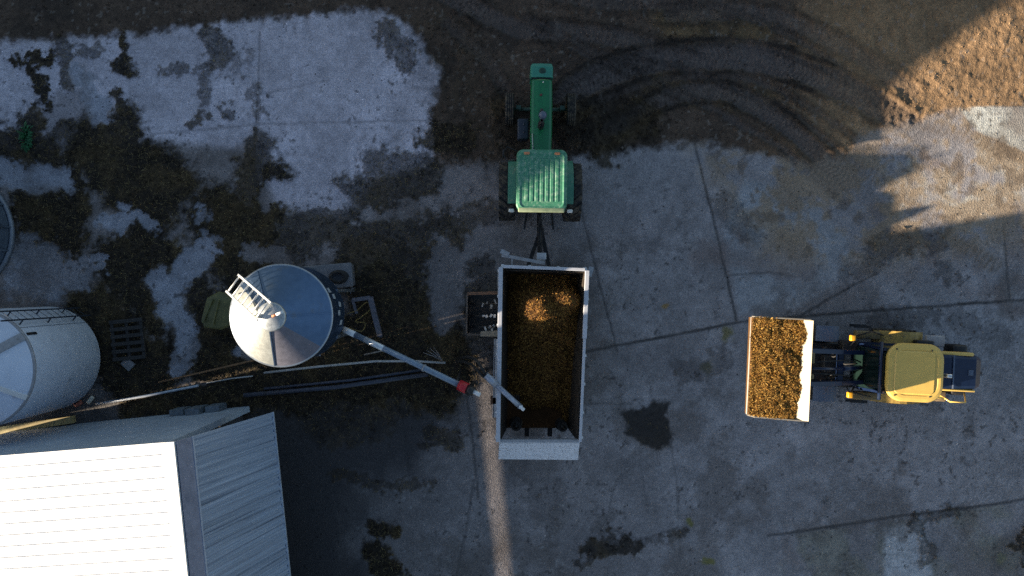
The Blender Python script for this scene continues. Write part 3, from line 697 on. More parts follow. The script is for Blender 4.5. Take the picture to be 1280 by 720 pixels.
# load of silage in the trailer
feed_cols = [(.24, .115, .025), (.15, .066, .015), (.08, .036, .011), (.36, .20, .05), (.045, .022, .010), (.26, .125, .028)]
feed_m = attr_mat('silage', rough=.8, fine=55, var=.4, bump=.8, bump_scale=45, dist=.03, spec=.2)
def heap(name, label, corners, hfun, n_u, n_v, zfloor, nchips, ln=.045, cols=feed_cols, group=None, jit=.05, base=(.14, .075, .03)):
    A_, B_, C_, D_ = corners            # A-B along u, A-D along v
    u = np.linspace(0, 1, n_u); v_ = np.linspace(0, 1, n_v); UU, VV = np.meshgrid(u, v_)
    bx = (A_.x * (1 - UU) + B_.x * UU) * (1 - VV) + (D_.x * (1 - UU) + C_.x * UU) * VV
    by = (A_.y * (1 - UU) + B_.y * UU) * (1 - VV) + (D_.y * (1 - UU) + C_.y * UU) * VV
    nz = fbm(bx * 40, by * 40, 26, 501, 5, .65); nz2 = fbm(bx * 40, by * 40, 5, 531, 3, .6)
    z = hfun(UU, VV) + (nz - .5) * jit * 4 + (nz2 - .5) * jit * 1.6
    z = np.maximum(z, zfloor)
    top = np.stack([bx, by, z], -1).reshape(-1, 3)
    ii = np.arange(n_u * n_v).reshape(n_v, n_u)
    f = np.stack([ii[:-1, :-1], ii[:-1, 1:], ii[1:, 1:], ii[1:, :-1]], -1).reshape(-1, 4)
    loop = np.concatenate([ii[0, :], ii[1:, -1], ii[-1, -2::-1], ii[-2:0:-1, 0]])
    low = top[loop].copy(); low[:, 2] = zfloor - .01
    k0 = len(top); m = len(loop)
    lf = np.array([[loop[i], k0 + i, k0 + (i + 1) % m, loop[(i + 1) % m]] for i in range(m)])
    vv = np.concatenate([top, low]); ff = np.concatenate([f, lf])
    cc = np.array(base) * (.5 + 1.0 * np.concatenate([nz.ravel(), np.full(m, .5)]))[:, None]
    a = rng.random(nchips); b = rng.random(nchips)
    i0 = np.minimum((a * (n_u - 1)).astype(int), n_u - 1); j0 = np.minimum((b * (n_v - 1)).astype(int), n_v - 1)
    p = top[ii[j0, i0]] + rng.normal(0, .02, (nchips, 3)); p[:, 2] = top[ii[j0, i0], 2] + .008 + rng.random(nchips) * .03
    ok = p[:, 2] > zfloor + .05
    p = p[ok]
    cv, cf, ccl = chips(p[:, 0], p[:, 1], p[:, 2], 0, ln, .007, cols, .8)
    o = np_mesh(name, np.concatenate([vv, cv]), np.concatenate([ff, cf + len(vv)]), feed_m, np.concatenate([cc, ccl]), smooth=False)
    return tag(o, label, 'silage', group)
def g2(U, V, u0, v0, su, sv): return np.exp(-((U - u0) / su) ** 2 - ((V - v0) / sv) ** 2)
def h_tr(U, V):                          # U across (0 = left), V from the front to the rear
    h = 1.12 + .30 * g2(U, V, .55, .32, .45, .34) + 1.18 * g2(U, V, .56, .225, .42, .125) + .98 * g2(U, V, .84, .165, .17, .05) + .16 * g2(U, V, .40, .24, .18, .05)
    h = h + .62 * (fbm(U * 40, V * 90, 9, 601, 4, .6) - .5) - .28 * sstep(.30, .02, U)
    h = h - .55 * sstep(.74, .97, V) * (1 - .75 * g2(U, V, .9, .86, .16, .12))
    return h
ci = lambda p, dx, dy: p + Vector((dx, dy, -1))
heap('silage_load', 'brown loose silage heaped in the long white trailer', [ci(FL, .13, -.07), ci(FR, -.13, -.07), ci(BR, -.13, .1), ci(BL, .13, .1)], h_tr, 110, 220, .80, 34000, ln=.03, base=(.075, .034, .012))

# ------------------------------------------------------------------ wheel loader (front points to the left in the photo)
yel = mat('loader yellow paint', (.74, .49, .12), .38, var=.07, scale=6, dirt=(.30, .20, .07), dirt_amt=.12, dirt_scale=6, coat=.2)
yeldirty = mat('dirty yellow paint', (.20, .145, .06), .55, var=.2, scale=7, dirt=(.14, .11, .08), dirt_amt=.45, dirt_scale=7)
navy = mat('navy paint', (.005, .014, .046), .35, var=.15, scale=6, dirt=(.03, .04, .06), dirt_amt=.2, coat=.2)
slate = mat('slate grey guard', (.10, .13, .19), .5, var=.15, scale=6, dirt=(.06, .06, .06), dirt_amt=.2)
lo = thing('wheel_loader', 'yellow and navy wheel loader carrying a full raised bucket', 'wheel loader', (10.0, -2.27, 0), -.05)
for s in (-1, 1):
    wheel(lo, (-1.0, s * .88, .62), .62, .44, s, lugs=18, rim=yeldirty, axis_y=True)
    wheel(lo, (1.55, s * .88, .62), .62, .44, s, lugs=18, rim=yeldirty, axis_y=True)
    mb = MB(); secs = []                                    # front guards
    for k in range(7):
        a = math.radians(50 + 62 * k / 6); r = .71
        x, z = -1.0 + r * math.cos(a) + .18, .66 + r * math.sin(a)
        secs.append([(x, s * .66, z), (x, s * 1.12, z), (x, s * 1.12, z - .04), (x, s * .66, z - .04)])
    mb.loft(secs); mb.build('front_guard', slate, lo)
    mb = MB(); secs = []                                    # rear fenders
    for k in range(9):
        a = math.radians(38 + 112 * k / 8); r = .76
        x, z = 1.5 + r * 1.12 * math.cos(a), .64 + r * math.sin(a)
        secs.append([(x, s * .60, z), (x, s * 1.06, z), (x, s * 1.06, z - .05), (x, s * .60, z - .05)])
    mb.loft(secs); mb.build('rear_fender', mat('scuffed yellow fender', (.42, .28, .07), .5, var=.2, scale=8, dirt=(.09, .07, .05), dirt_amt=.45, dirt_scale=7), lo)
    mb = MB(); mb.box((.50, s * .90, 1.12), (.72, .24, .26), bev=.04); st = mb.build('side_tank', yeldirty, lo)
    mb = MB(); mb.box((.52, s * 1.15, .5), (.5, .08, .05)); mb.box((.52, s * 1.13, .8), (.5, .08, .05)); mb.build('step', blackmetal, st)
    mb = MB(); mb.tube([(.05, s * .62, 1.45), (-.20, s * .80, 1.75)], .025, 8); hl = mb.build('lamp_bracket', blackmetal, lo)
    mb = MB(); mb.box((-.24, s * .82, 1.82), (.15, .17, .14), bev=.03); mb.build('headlight', mat('amber work lamp', (.70, .34, .02), .35, var=.1), hl)
mb = MB(); mb.box((-.9, 0, .75), (1.7, 1.25, .5), bev=.06); mb.box((1.8, 0, .85), (3.0, .9, .6), bev=.06); mb.build('chassis', blackmetal, lo)
mb = MB()                                                 # cab
b0, b1, tpx0, tpx1 = .08, 1.72, .18, 1.72
pb = rrect(b0, b1, -.70, .70, .20); pt_ = rrect(tpx0, tpx1, -.66, .66, .22)
mb.loft([[(x, y, 1.1) for x, y in pb], [(x, y, 1.5) for x, y in pb]])
for i in (3, 10, 17, 24): mb.beam((*pb[i], 1.5), (*pt_[i], 2.74), .07, .07)
lcab = mb.build('cab', navy, lo)
mb = MB()
g_b = rrect(b0 - .12, b1 - .03, -.66, .66, .36, 8); g_m = rrect(b0 - .04, b1 - .03, -.66, .66, .34, 8); g_t = rrect(tpx0 + .03, tpx1 - .03, -.63, .63, .28, 8)
mb.loft([[(x, y, 1.50) for x, y in g_b], [(x, y, 2.1) for x, y in g_m], [(x, y, 2.72) for x, y in g_t]], smooth=False); mb.build('window', glass, lcab)
mb = MB()
R_ = lambda ins, z, r=.44: [(x, y, z) for x, y in rrect(.26 + ins, 1.82 - ins, -.80 + ins, .80 - ins, max(.05, r - ins * .6), 10)]
mb.loft([R_(.06, 2.72), R_(0, 2.77), R_(0, 2.84), R_(.03, 2.885), R_(.10, 2.90), R_(.17, 2.90), R_(.19, 2.885)], smooth=False)
lroof = mb.build('roof', yel, lcab)
mb = MB(); rr = [(x, y, 2.915) for x, y in rrect(.47, 1.53, -.56, .56, .10, 6)]; r0 = [(x, y, 2.88) for x, y in rrect(.43, 1.57, -.60, .60, .12, 6)]; mb.loft([r0, rr]); mb.build('roof_hatch', yel, lroof)
for x in (.48, 1.44):
    for y in (-.63, .63):
        mb = MB(); mb.lathe([(.001, 2.913), (.022, 2.913), (.024, 2.89)], c=(x, y, 0), n=10); mb.build('roof_bolt', blackmetal, lroof)
mb = MB(); mb.tube([(.16, -.80, 2.70), (.16, .80, 2.70)], .05, 10); mb.build('visor', navy, lcab)
mb = MB()                                                 # engine hood
hs = lambda x, w, zt, r=.12: [(x, -w, 1.15), (x, -w, zt - r), (x, -w + r * .3, zt - r * .3), (x, -w + r, zt), (x, w - r, zt), (x, w - r * .3, zt - r * .3), (x, w, zt - r), (x, w, 1.15)]
mb.loft([hs(1.80, .48, 1.98), hs(2.5, .52, 1.96), hs(3.32, .50, 1.88), hs(3.52, .44, 1.76)], smooth=False)
eh = mb.build('hood', navy, lo)
mb = MB(); mb.box((2.75, .52, 1.80), (.95, .10, .26), bev=.04); mb.build('hood_stripe', yel, eh)
mb = MB(); mb.box((2.75, -.53, 1.80), (1.15, .06, .20), bev=.03); mb.build('hood_stripe', yel, eh)
mb = MB(); mb.box((2.62, .0, 1.975), (.04, .96, .015)); mb.box((3.15, .0, 1.91), (.14, .16, .03), bev=.01); mb.build('hood_latch', slate, eh)
mb = MB(); mb.box((3.25, 0, .95), (.45, 1.5, .55), bev=.08); mb.build('counterweight', blackmetal, lo)
chrome = mat('bright exhaust metal', (.82, .83, .84), .2, .9, var=.05)
mb = MB(); mb.tube([(2.02, -.06, 1.95), (2.02, -.06, 2.45), (2.06, -.06, 2.60), (2.16, -.06, 2.68)], .055, 14); mb.build('exhaust', chrome, lo)
mb = MB(); mb.tube([(1.85, -.70, 1.55), (1.85, -.74, 2.0), (2.35, -.76, 2.0), (2.35, -.74, 1.55)], .022, 8); mb.tube([(2.5, -.72, 1.5), (2.6, -.86, 1.9), (3.05, -.86, 1.9), (3.25, -.64, 1.5)], .022, 8); mb.build('handrail', yel, lo)
mb = MB()
for (p0, p1, p2) in (((-.3, .25, 1.3), (-.1, .7, 1.6), (.5, .86, 1.35)), ((-.3, -.3, 1.3), (-.15, -.75, 1.55), (.6, -.9, 1.35)), ((-.5, .1, 1.25), (-.4, .05, 1.8), (-.1, .1, 1.9)), ((-.6, -.35, 1.2), (-.9, -.52, 1.6), (-1.3, -.40, 2.3)), ((-.6, .35, 1.2), (-.9, .52, 1.6), (-1.3, .40, 2.3)), ((.1, .86, 1.3), (.5, 1.02, 1.42), (.9, .92, 1.3))):
    mb.tube(spline([p0, p1, p2], 6) if False else [p0, lerp(Vector(p0), Vector(p1), .6), p1, lerp(Vector(p1), Vector(p2), .5), p2], .022, 7)
mb.build('hose_run', black, lo)
for c_, d_ in (((-.15, .55, 1.35), (.45, .35, .35)), ((-.2, -.5, 1.32), (.4, .3, .32)), ((-.55, 0, 1.15), (.5, .5, .3)), ((2.0, .70, 1.45), (.5, .28, .3)), ((2.0, -.66, 1.35), (.7, .2, .3))):
    mb = MB(); mb.box(c_, d_, bev=.04); mb.build('valve_block', blackmetal, lo)
mb = MB(); mb.box((2.45, .82, 1.25), (.55, .34, .12), bev=.04); mb.build('battery_cover', mat('grey cover', (.35, .33, .33), .6, var=.2), lo)
mb = MB(); mb.box((2.45, -.80, 1.2), (.85, .3, .10), bev=.03); mb.build('walkway', mat('tan dirty plate', (.27, .19, .10), .7, var=.3), lo)
for s in (-1, 1):                                         # lift arms, cylinders
    mb = MB(); pts = [(.02, s * .42, 1.85), (-.8, s * .44, 2.30), (-2.2, s * .46, 2.85)]
    for a, b in zip(pts[:-1], pts[1:]): mb.beam(a, b, .12, .28)
    mb.build('lift_arm', navy, lo)
    mb = MB(); mb.tube([(-.35, s * .30, 1.25), (-.8, s * .30, 1.9)], .065, 12); mb.tube([(-.8, s * .30, 1.9), (-1.15, s * .34, 2.35)], .035, 10); mb.build('lift_cylinder', blackmetal, lo)
mb = MB(); mb.beam((-.75, -.5, 2.22), (-.75, .5, 2.22), .14, .14); mb.build('cross_tube', navy, lo)
mb = MB(); mb.tube([(-.1, 0, 2.05), (-.9, 0, 2.75)], .07, 12); mb.tube([(-.9, 0, 2.75), (-1.9, 0, 3.1)], .04, 10); mb.build('tilt_cylinder', navy, lo)
mb = MB(); mb.box((-2.0, .28, 3.05), (.36, .30, .10), bev=.03); mb.box((-2.0, -.22, 3.05), (.36, .14, .10), bev=.03); mb.box((-2.2, 0, 2.95), (.08, 1.1, .5)); mb.build('quick_coupler', yeldirty, lo)
mb = MB(); mb.tube([(-.2, .15, 2.0), (-.7, .22, 2.5), (-1.95, .16, 3.08)], .02, 8); mb.tube([(-.2, -.15, 2.0), (-.6, -.20, 2.5), (-1.95, -.12, 3.08)], .02, 8); mb.build('hydraulic_hose', black, lo)
# bucket raised level, 2.6 m wide
bw = 1.31; prof = [(-3.62, 3.20), (-3.4, 2.92), (-2.8, 2.70), (-2.42, 2.78), (-2.26, 3.12), (-2.26, 3.86)]
bucketm = mat('worn bucket steel', (.20, .19, .17), .5, .35, var=.2, dirt=(.16, .13, .09), dirt_amt=.3)
mb = MB()
inner = [(x + (.05 if x > -3 else .0), z + .05) for x, z in prof]
for (x0, z0), (x1, z1) in zip(prof[:-1], prof[1:]):
    mb.extrude([(x0, -bw, z0), (x1, -bw, z1), (x1, bw, z1), (x0, bw, z0)], Vector((z1 - z0, 0, -(x1 - x0))).normalized() * .03)
bk = mb.build('bucket', bucketm, lo)
for s in (-1, 1):
    mb = MB(); mb.extrude([(x, s * bw, z) for x, z in [(-3.62, 3.20), (-3.4, 2.92), (-2.8, 2.70), (-2.42, 2.78), (-2.26, 3.12), (-2.26, 3.80), (-3.52, 3.52)]], (0, s * .03, 0)); mb.build('side_plate', bucketm, bk)
mb = MB(); mb.extrude([(-2.50, -bw, 3.64), (-2.25, -bw, 3.87), (-2.25, bw, 3.87), (-2.42, bw, 3.71)], (.012, 0, .018))
mb.build('spill_guard', mat('cream painted guard', (.40, .35, .24), .5, var=.1, dirt=(.25, .17, .08), dirt_amt=.22, dirt_scale=9), bk)
lr = Matrix.Rotation(-.05, 4, 'Z'); Lw = lambda x, y, z: Vector((10.0, -2.27, 0)) + (lr @ Vector((x, y, z)))
def h_bk(U, V):
    return 3.46 + .20 * g2(U, V, .6, .5, .5, .7) + .10 * sstep(.5, 1, U) - .10 * sstep(.25, 0, U)
heap('silage_load', 'golden silage filling the raised bucket of the wheel loader', [Lw(-3.63, bw - .01, 1), Lw(-2.36, bw - .01, 1), Lw(-2.42, -bw + .01, 1), Lw(-3.61, -bw + .01, 1)], h_bk, 80, 130, 3.0, 34000, ln=.027,
     cols=[(.23, .115, .022), (.15, .070, .013), (.28, .155, .034), (.08, .038, .010), (.34, .21, .06)], jit=.085, base=(.10, .05, .016))

# ------------------------------------------------------------------ galvanised bin
bc = P(397, 389); RB, ZB, ZE, ZA = 1.33, 2.1, 3.6, 4.38
bn = thing('grain_bin', 'small galvanised feed bin with a conical roof and roof ladder', 'feed bin', bc)
galv = mat('galvanised bin sheet', (.085, .14, .24), .42, .92, var=.16, scale=5, dirt=(.10, .13, .18), dirt_amt=.3, dirt_scale=3)
mb = MB(); prof = []
for k in range(33):
    z = ZB + (ZE - ZB) * k / 32; prof.append((RB - .018 + .010 * math.cos(k * PI), z))
mb.lathe(prof, n=72); wl = mb.build('wall', galv, bn)
mb = MB(); mb.lathe([(RB + .0, ZE - .03), (RB + .035, ZE - .02), (RB + .035, ZE + .03), (RB - .02, ZE + .045)], n=72); mb.build('eave_ring', mat('bright galvanised edge', (.28, .33, .40), .35, .6, var=.15, dirt=(.3, .3, .3), dirt_amt=.2), wl)
lit_zinc = mat('sunlit tint zinc roof panel', (.30, .32, .31), .55, .4, var=.16, scale=8, dirt=(.30, .31, .30), dirt_amt=.3, dirt_scale=5)  # sunlit roof sector, its brightness put into the panel colour
half_lit_zinc = mat('half lit lilac zinc roof panel', (.16, .16, .20), .6, .4, var=.22, scale=6, dirt=(.12, .12, .15), dirt_amt=.35, dirt_scale=4)  # half-lit roof sector, the dimmer light painted as lilac
def sector(a0, a1): 
    mb = MB(); mb.lathe([(RB + .02, ZE + .02), (.36, ZA), (.34, ZA + .02)], n=max(4, int((a1 - a0) / 4)), a0=math.radians(a0), a1=math.radians(a1)); return mb
rf = sector(-38, 144).build('roof', galv, bn)
sector(144, 263).build('roof_panel', lit_zinc, rf); sector(263, 322).build('roof_panel', half_lit_zinc, rf)
for k in range(5):
    a = math.radians((-97, 3, 75, 118, 180)[k]); mb = MB()
    if k in (2, 4): continue
    p0 = Vector((RB * math.cos(a), RB * math.sin(a), ZE + .045)); p1 = Vector((.38 * math.cos(a), .38 * math.sin(a), ZA + .008))
    mb.beam(p0, p1, .035, .022); mb.build('roof_seam', galv, rf)
mb = MB(); mb.lathe([(.70, ZE + .475), (.71, ZE + .49), (.70, ZE + .49), (.69, ZE + .50)], n=48); mb.build('roof_ring', galv, rf)
mb = MB(); mb.lathe([(.37, ZA - .02), (.37, ZA + .07), (.33, ZA + .10), (.001, ZA + .13)], n=36); lid = mb.build('lid', mat('dull lid zinc', (.44, .47, .48), .45, .6, var=.22, scale=11), rf)
q = lambda px, py, z: P(px, py, z) - bc
mb = MB(); mb.tube([q(340, 395.5, 4.58), q(346, 393, 4.62)], .03, 8); mb.build('lid_handle', mat('orange handle', (.45, .16, .07), .5), lid)
mb = MB(); mb.tube([q(345.5, 393.2, 4.62), q(354, 389.5, 4.66)], .035, 8); mb.build('lid_lever', white, lid)
r1a, r1b, r2a, r2b = q(298, 343.5, 3.95), q(339, 379, 4.58), q(283, 364, 3.95), q(322, 400.5, 4.58)
alum = mat('pale aluminium', (.72, .73, .72), .4, .3, var=.1)
mb = MB(); mb.beam(r1a, r1b, .05, .06); mb.beam(r2a, r2b, .05, .06); ld = mb.build('ladder', alum, bn)
for k in range(7):
    t = .04 + k * .15; mb = MB(); mb.tube([lerp(r1a, r1b, t), lerp(r2a, r2b, t)], .022, 8); mb.build('rung', alum, ld)
for t in (.12, .85):
    for e in (lerp(r1a, r1b, t), lerp(r2a, r2b, t)):
        mb = MB(); mb.beam(e, e + Vector((.02, .0, -.30)), .03, .03); mb.build('stay', alum, ld)
mb = MB(); mb.lathe([(RB - .02, ZB), (.4, 1.98), (.12, 1.93), (.10, 1.42)], n=40); mb.build('hopper', galv, bn)
for k in range(6):
    a = PI / 6 + k * PI / 3; mb = MB(); x, y = (RB - .03) * math.cos(a), (RB - .03) * math.sin(a)
    mb.beam((x, y, 0), (x, y, ZB + .2), .09, .09); mb.box((x, y, .02), (.2, .2, .04)); mb.build('leg', steel, bn)
# lettering-like white scuffs on the wall are worn paint patches
mb = MB()
for (zz, aa) in ((3.2, 30), (3.0, 22), (2.6, 12), (2.8, 2), (2.5, -10)):
    a = math.radians(aa); mb.box(((RB + .0) * math.cos(a), (RB + .0) * math.sin(a), zz), (.012, .14, .22), rz=a)
mb.build('paint_scuff', mat('worn pale scuff', (.5, .54, .58), .5, .3, var=.4, scale=14, dirt=(.25, .3, .36), dirt_amt=.6, dirt_scale=10), wl)

# auger tube leaving the bin
ag = thing('auger', 'blue grey auger tube slanting from the galvanised bin towards the trailer', 'auger', P(397, 389, 0) + Vector((.5, -.1, 0)))
ao = ag.location
a0, a1 = P(418, 406, 1.75), P(576, 482, 2.75)
mb = MB(); mb.tube([a0, a1], .085, 16); mb.build('tube', bluesteel, ag, off=ao)
sunlit_band = mat('sunlit tube tint', (.80, .82, .84), .4, var=.05)  # bands stand for sunlit stretches of the tube, light put into colour
for t in ((.08, .17), (.25, .40)):
    mb = MB(); mb.tube([lerp(a0, a1, t[0]), lerp(a0, a1, t[1])], .089, 16); mb.build('sunlit_tube_band', sunlit_band if t[0] < .2 else mat('pale sunlit tube tint', (.66, .70, .74), .35, .4, var=.1), ag, off=ao)
d = (a1 - a0).normalized()
mb = MB(); mb.tube([lerp(a0, a1, .715), lerp(a0, a1, .725)], .11, 16); mb.build('clamp', greysteel, ag, off=ao)
mb = MB(); mb.tube([a1 - d * .05, a1 + d * .20], .15, 18); mb.box(a1 + d * .06 + Vector((0, 0, .12)), (.18, .18, .12), rz=-.45, bev=.03); mb.build('motor', mat('red motor paint', (.42, .02, .03), .4, var=.15), ag, off=ao)
mb = MB(); mb.tube([a1 + d * .20, a1 + d * .40], .13, 16); mb.build('gearbox', blackmetal, ag, off=ao)
mb = MB(); mb.tube([a1 + d * .36, a1 + d * .60], .06, 14); mb.build('end_cap', white, ag, off=ao)
mb = MB(); b_ = a1 - d * .15; mb.tube([b_, Vector((b_.x - .25, b_.y - .15, 0))], .035, 8); mb.tube([b_, Vector((b_.x + .05, b_.y + .35, 0))], .035, 8); mb.build('prop_leg', blackmetal, ag, off=ao)
mb = MB(); mb.tube([a0 + Vector((-.6, .5, -.55)), a0], .10, 14); mb.build('boot', galv, ag, off=ao)
# spout pipe resting over the trailer rim
sp0, sp1 = P(607, 469, 2.55), P(651, 509, 2.35)
sp = thing('spout_pipe', 'short grey pipe with two black hoses lying across the trailer rim', 'pipe', (sp0.x, sp0.y, 0))
mb = MB(); mb.tube([sp0, lerp(sp0, sp1, .30)], .10, 14); mb.tube([lerp(sp0, sp1, .30), sp1], .075, 14); mb.build('tube', mat('mottled grey pipe', (.32, .36, .44), .45, .3, var=.3, scale=14), sp, off=sp.location)
mb = MB(); dd = (sp1 - sp0).normalized(); mb.tube([sp1, sp1 + dd * .12], .05, 10); mb.box(sp1 + Vector((0, .02, .08)), (.1, .08, .06)); mb.build('nozzle', white, sp, off=sp.location)
mb = MB()
mb.tube([sp0, P(601, 458, 2.55), P(594, 449, 2.2), P(584, 446, 1.4), P(575, 448, .3)], .045, 10); mb.tube([sp0 + Vector((-.05, -.05, 0)), P(597, 463, 2.5), P(590, 456, 2.1), P(580, 452, 1.2), P(570, 452, .2)], .04, 10)
mb.build('hose', black, sp, off=sp.location)

# ------------------------------------------------------------------ white silo at the left edge
sc_ = P(67, 447); RS, SB, SE = 1.6, .2, 3.35
si = thing('silo', 'big smooth white silo with a wall ladder above the pitched building', 'silo', sc_)
swhite = mat('chalky white silo shell', (.60, .68, .82), .42, var=.07, scale=3, dirt=(.40, .42, .47), dirt_amt=.25, dirt_scale=2.2)
mb = MB(); mb.lathe([(RS * .97, SB), (RS, SB + .05), (RS, SE)], n=96); sw = mb.build('wall', swhite, si)
mb = MB(); mb.lathe([(RS + .012, SE - .03), (RS + .02, SE), (RS + .012, SE + .03), (RS - .05, SE + .04)], n=96); mb.build('eave_ring', mat('grey seam', (.30, .31, .34), .5, .2, var=.15), sw)
mb = MB(); mb.lathe([(RS, SE + .01), (RS * .9, SE + .12), (.35, 3.92), (.30, 3.96), (.001, 3.98)], n=96); srf = mb.build('roof', swhite, si)
for aa in (34, -28):
    mb = MB(); a = math.radians(aa); p0 = Vector((RS * math.cos(a), RS * math.sin(a), SE + .06)); p1 = Vector((.5 * math.cos(a), .5 * math.sin(a), 3.86)); mb.beam(p0, p1, .22 if aa > 0 else .12, .08); mb.build('roof_rail', greysteel if aa > 0 else alum, srf)
mb = MB(); a = math.radians(44); mb.beam((RS * 1.003 * math.cos(a), RS * 1.003 * math.sin(a), SB + .1), (RS * 1.003 * math.cos(a), RS * 1.003 * math.sin(a), SE), .012, .012); mb.build('wall_seam', mat('dark seam', (.12, .14, .18), .6), sw)
ma = math.radians(55); er = Vector((math.cos(ma), math.sin(ma), 0)); et = Vector((-math.sin(ma), math.cos(ma), 0))
darkrail = mat('dark ladder steel', (.035, .045, .065), .5, .3, var=.2)
mb = MB()
for s in (-1, 1): mb.beam(er * (RS + .16) + et * s * .20 + Vector((0, 0, .0)), er * (RS + .16) + et * s * .20 + Vector((0, 0, SE + .7)), .04, .04)
for z in (.8, 2.0, 3.2):
    for s in (-1, 1): mb.beam(er * RS + et * s * .20 + Vector((0, 0, z)), er * (RS + .16) + et * s * .20 + Vector((0, 0, z)), .03, .03)
sl = mb.build('ladder', darkrail, si)
for k in range(12):
    mb = MB(); z = .3 + k * .3; mb.tube([er * (RS + .16) - et * .2 + Vector((0, 0, z)), er * (RS + .16) + et * .2 + Vector((0, 0, z))], .007, 6); mb.build('rung', darkrail, sl)
a = math.radians(24); mb = MB(); mb.box((RS * math.cos(a), RS * math.sin(a), 1.0), (.02, .20, .14), rz=a); mb.build('maker_plate', mat('pale plate', (.45, .5, .58), .5, var=.2), sw)
a = math.radians(36); mb = MB(); mb.box((RS * math.cos(a) + .01, RS * math.sin(a), 3.05), (.04, .07, .40), rz=a); mb.build('vent_slot', blackmetal, sw)
for k in range(4):
    a = PI / 4 + k * PI / 2; mb = MB(); mb.beam((1.4 * math.cos(a), 1.4 * math.sin(a), 0), (1.4 * math.cos(a), 1.4 * math.sin(a), SB + .1), .18, .18); mb.build('leg', greysteel, si)
# dark blue tank further up
tk0 = P(-57, 292); RT = 1.85
tk = thing('storage_tank', 'dark blue grey ribbed tank cut by the left edge, above the white silo', 'tank', tk0)
tkm = mat('blue grey tank sheet', (.10, .135, .19), .5, .3, var=.15, scale=4, dirt=(.05, .06, .08), dirt_amt=.3)
mb = MB(); prof = []
for k in range(41): prof.append((RT - .02 + .02 * math.cos(k * PI), .1 + 3.6 * k / 40))
mb.lathe(prof, n=80); tw = mb.build('wall', tkm, tk)
mb = MB(); mb.lathe([(RT, 3.7), (.3, 4.7), (.001, 4.75)], n=64); mb.build('roof', tkm, tk)
mb = MB(); mb.lathe([(RT + .02, .0), (RT + .07, .0), (RT + .07, .16), (RT, .18)], n=80); mb.build('base_ring', mat('grey base ring', (.17, .2, .25), .5, .3, var=.25), tk)
for k in range(16):
    a = 2 * PI * k / 16 + .1; mb = MB(); mb.beam((RT * 1.012 * math.cos(a), RT * 1.012 * math.sin(a), .12), (RT * 1.012 * math.cos(a), RT * 1.012 * math.sin(a), 3.7), .05, .05); mb.build('stiffener', tkm, tw)
for aa in (38, -40):
    a = math.radians(aa); mb = MB(); mb.box(((RT + .03) * math.cos(a), (RT + .03) * math.sin(a), .55), (.06, .3, .12), rz=a); mb.build('bracket', greysteel, tw)

# ------------------------------------------------------------------ barn at the lower left
Z1, Z2 = 5.8, 2.33
ra = P(218, 552, Z1); ea = P(341, 515, Z2)
ax = Vector((.103, -.9947, 0)).normalized()           # along the ridge, away from the gable
ac = Vector((ax.y, -ax.x, 0)); ac = ac if ac.x < 0 else -ac   # to the left across the building
LEN, WID = 13.0, 8.0
bd = thing('barn', 'barn with a bright white ribbed roof and a steep weathered metal side', 'barn', (ra.x, ra.y, 0))
bo = bd.location
whiteroof = mat('white roof sheet', (.85, .86, .87), .55, var=.03, scale=3, dirt=(.70, .69, .62), dirt_amt=.15, dirt_scale=3)
slope = .13
wl0 = ra; wl1 = ra + ac * WID + Vector((0, 0, -WID * slope))
mb = MB(); mb.extrude([wl0, wl0 + ax * LEN, wl1 + ax * LEN, wl1], (0, 0, -.05)); rw = mb.build('roof', whiteroof, bd, off=bo)
mb = MB(); nr = int(LEN / .272)
for k in range(nr):
    o_ = ax * (.30 + k * .272); up = Vector((0, 0, .004))
    mb.beam(wl0 + o_ + ac * .45 + up, wl1 + o_ + up, .018, .016)
mb.build('roof_rib', mat('rib edge grey white', (.72, .73, .74), .6, var=.1), rw, off=bo)
mb = MB(); mb.extrude([wl0 + Vector((0, 0, .02)), wl0 + ax * LEN + Vector((0, 0, .02)), wl0 + ax * LEN + ac * .30 + Vector((0, 0, .02 - .3 * slope)), wl0 + ac * .30 + Vector((0, 0, .02 - .3 * slope))], (0, 0, .015)); mb.build('ridge_flashing', whiteroof, rw, off=bo)
# steep corrugated side
nw = 110; seg = 6; vs = []; sts = []
e0 = Vector((ea.x, ea.y, ea.z)); r0_ = ra + Vector((.0, 0, -.03))
e_dir = ax
nrm = (e0 - r0_).cross(ax).normalized(); nrm = nrm if nrm.x > 0 else -nrm
NA = int(LEN / .0125); rows = 9
V2 = np.zeros((rows, NA, 3)); ST = np.zeros((rows, NA, 3))
for j in range(rows):
    t = j / (rows - 1)
    for i in range(NA):
        l = LEN * i / (NA - 1)
        base = r0_ * (1 - t) + e0 * t + ax * l
        off = (.022 * math.sin(l / .19 * 2 * PI)) + (.014 if int(l / .9) % 2 else 0)
        V2[j, i] = base + nrm * off; ST[j, i] = (l * 20.0, t * .8, int(l / .9) * 3.1)
ii = np.arange(rows * NA).reshape(rows, NA)
ff = np.stack([ii[:-1, :-1], ii[:-1, 1:], ii[1:, 1:], ii[1:, :-1]], -1).reshape(-1, 4)
sidem = mat('weathered metal side sheet', (.33, .41, .54), .5, .3, var=.26, scale=1.2, dirt=(.08, .11, .17), dirt_amt=.42, dirt_scale=.8, streak=True, bump=.5, bump_scale=1.5)
so = np_mesh('side_sheet', V2.reshape(-1, 3) - np.array(bo), ff, sidem, parent=bd)
a_ = so.data.attributes.new('st', 'FLOAT_VECTOR', 'POINT'); a_.data.foreach_set('vector', ST.reshape(-1).astype(np.float32))
mb = MB(); f0 = lerp(r0_, e0, .14) + nrm * .03; f1_ = lerp(r0_, e0, .0) + nrm * .03
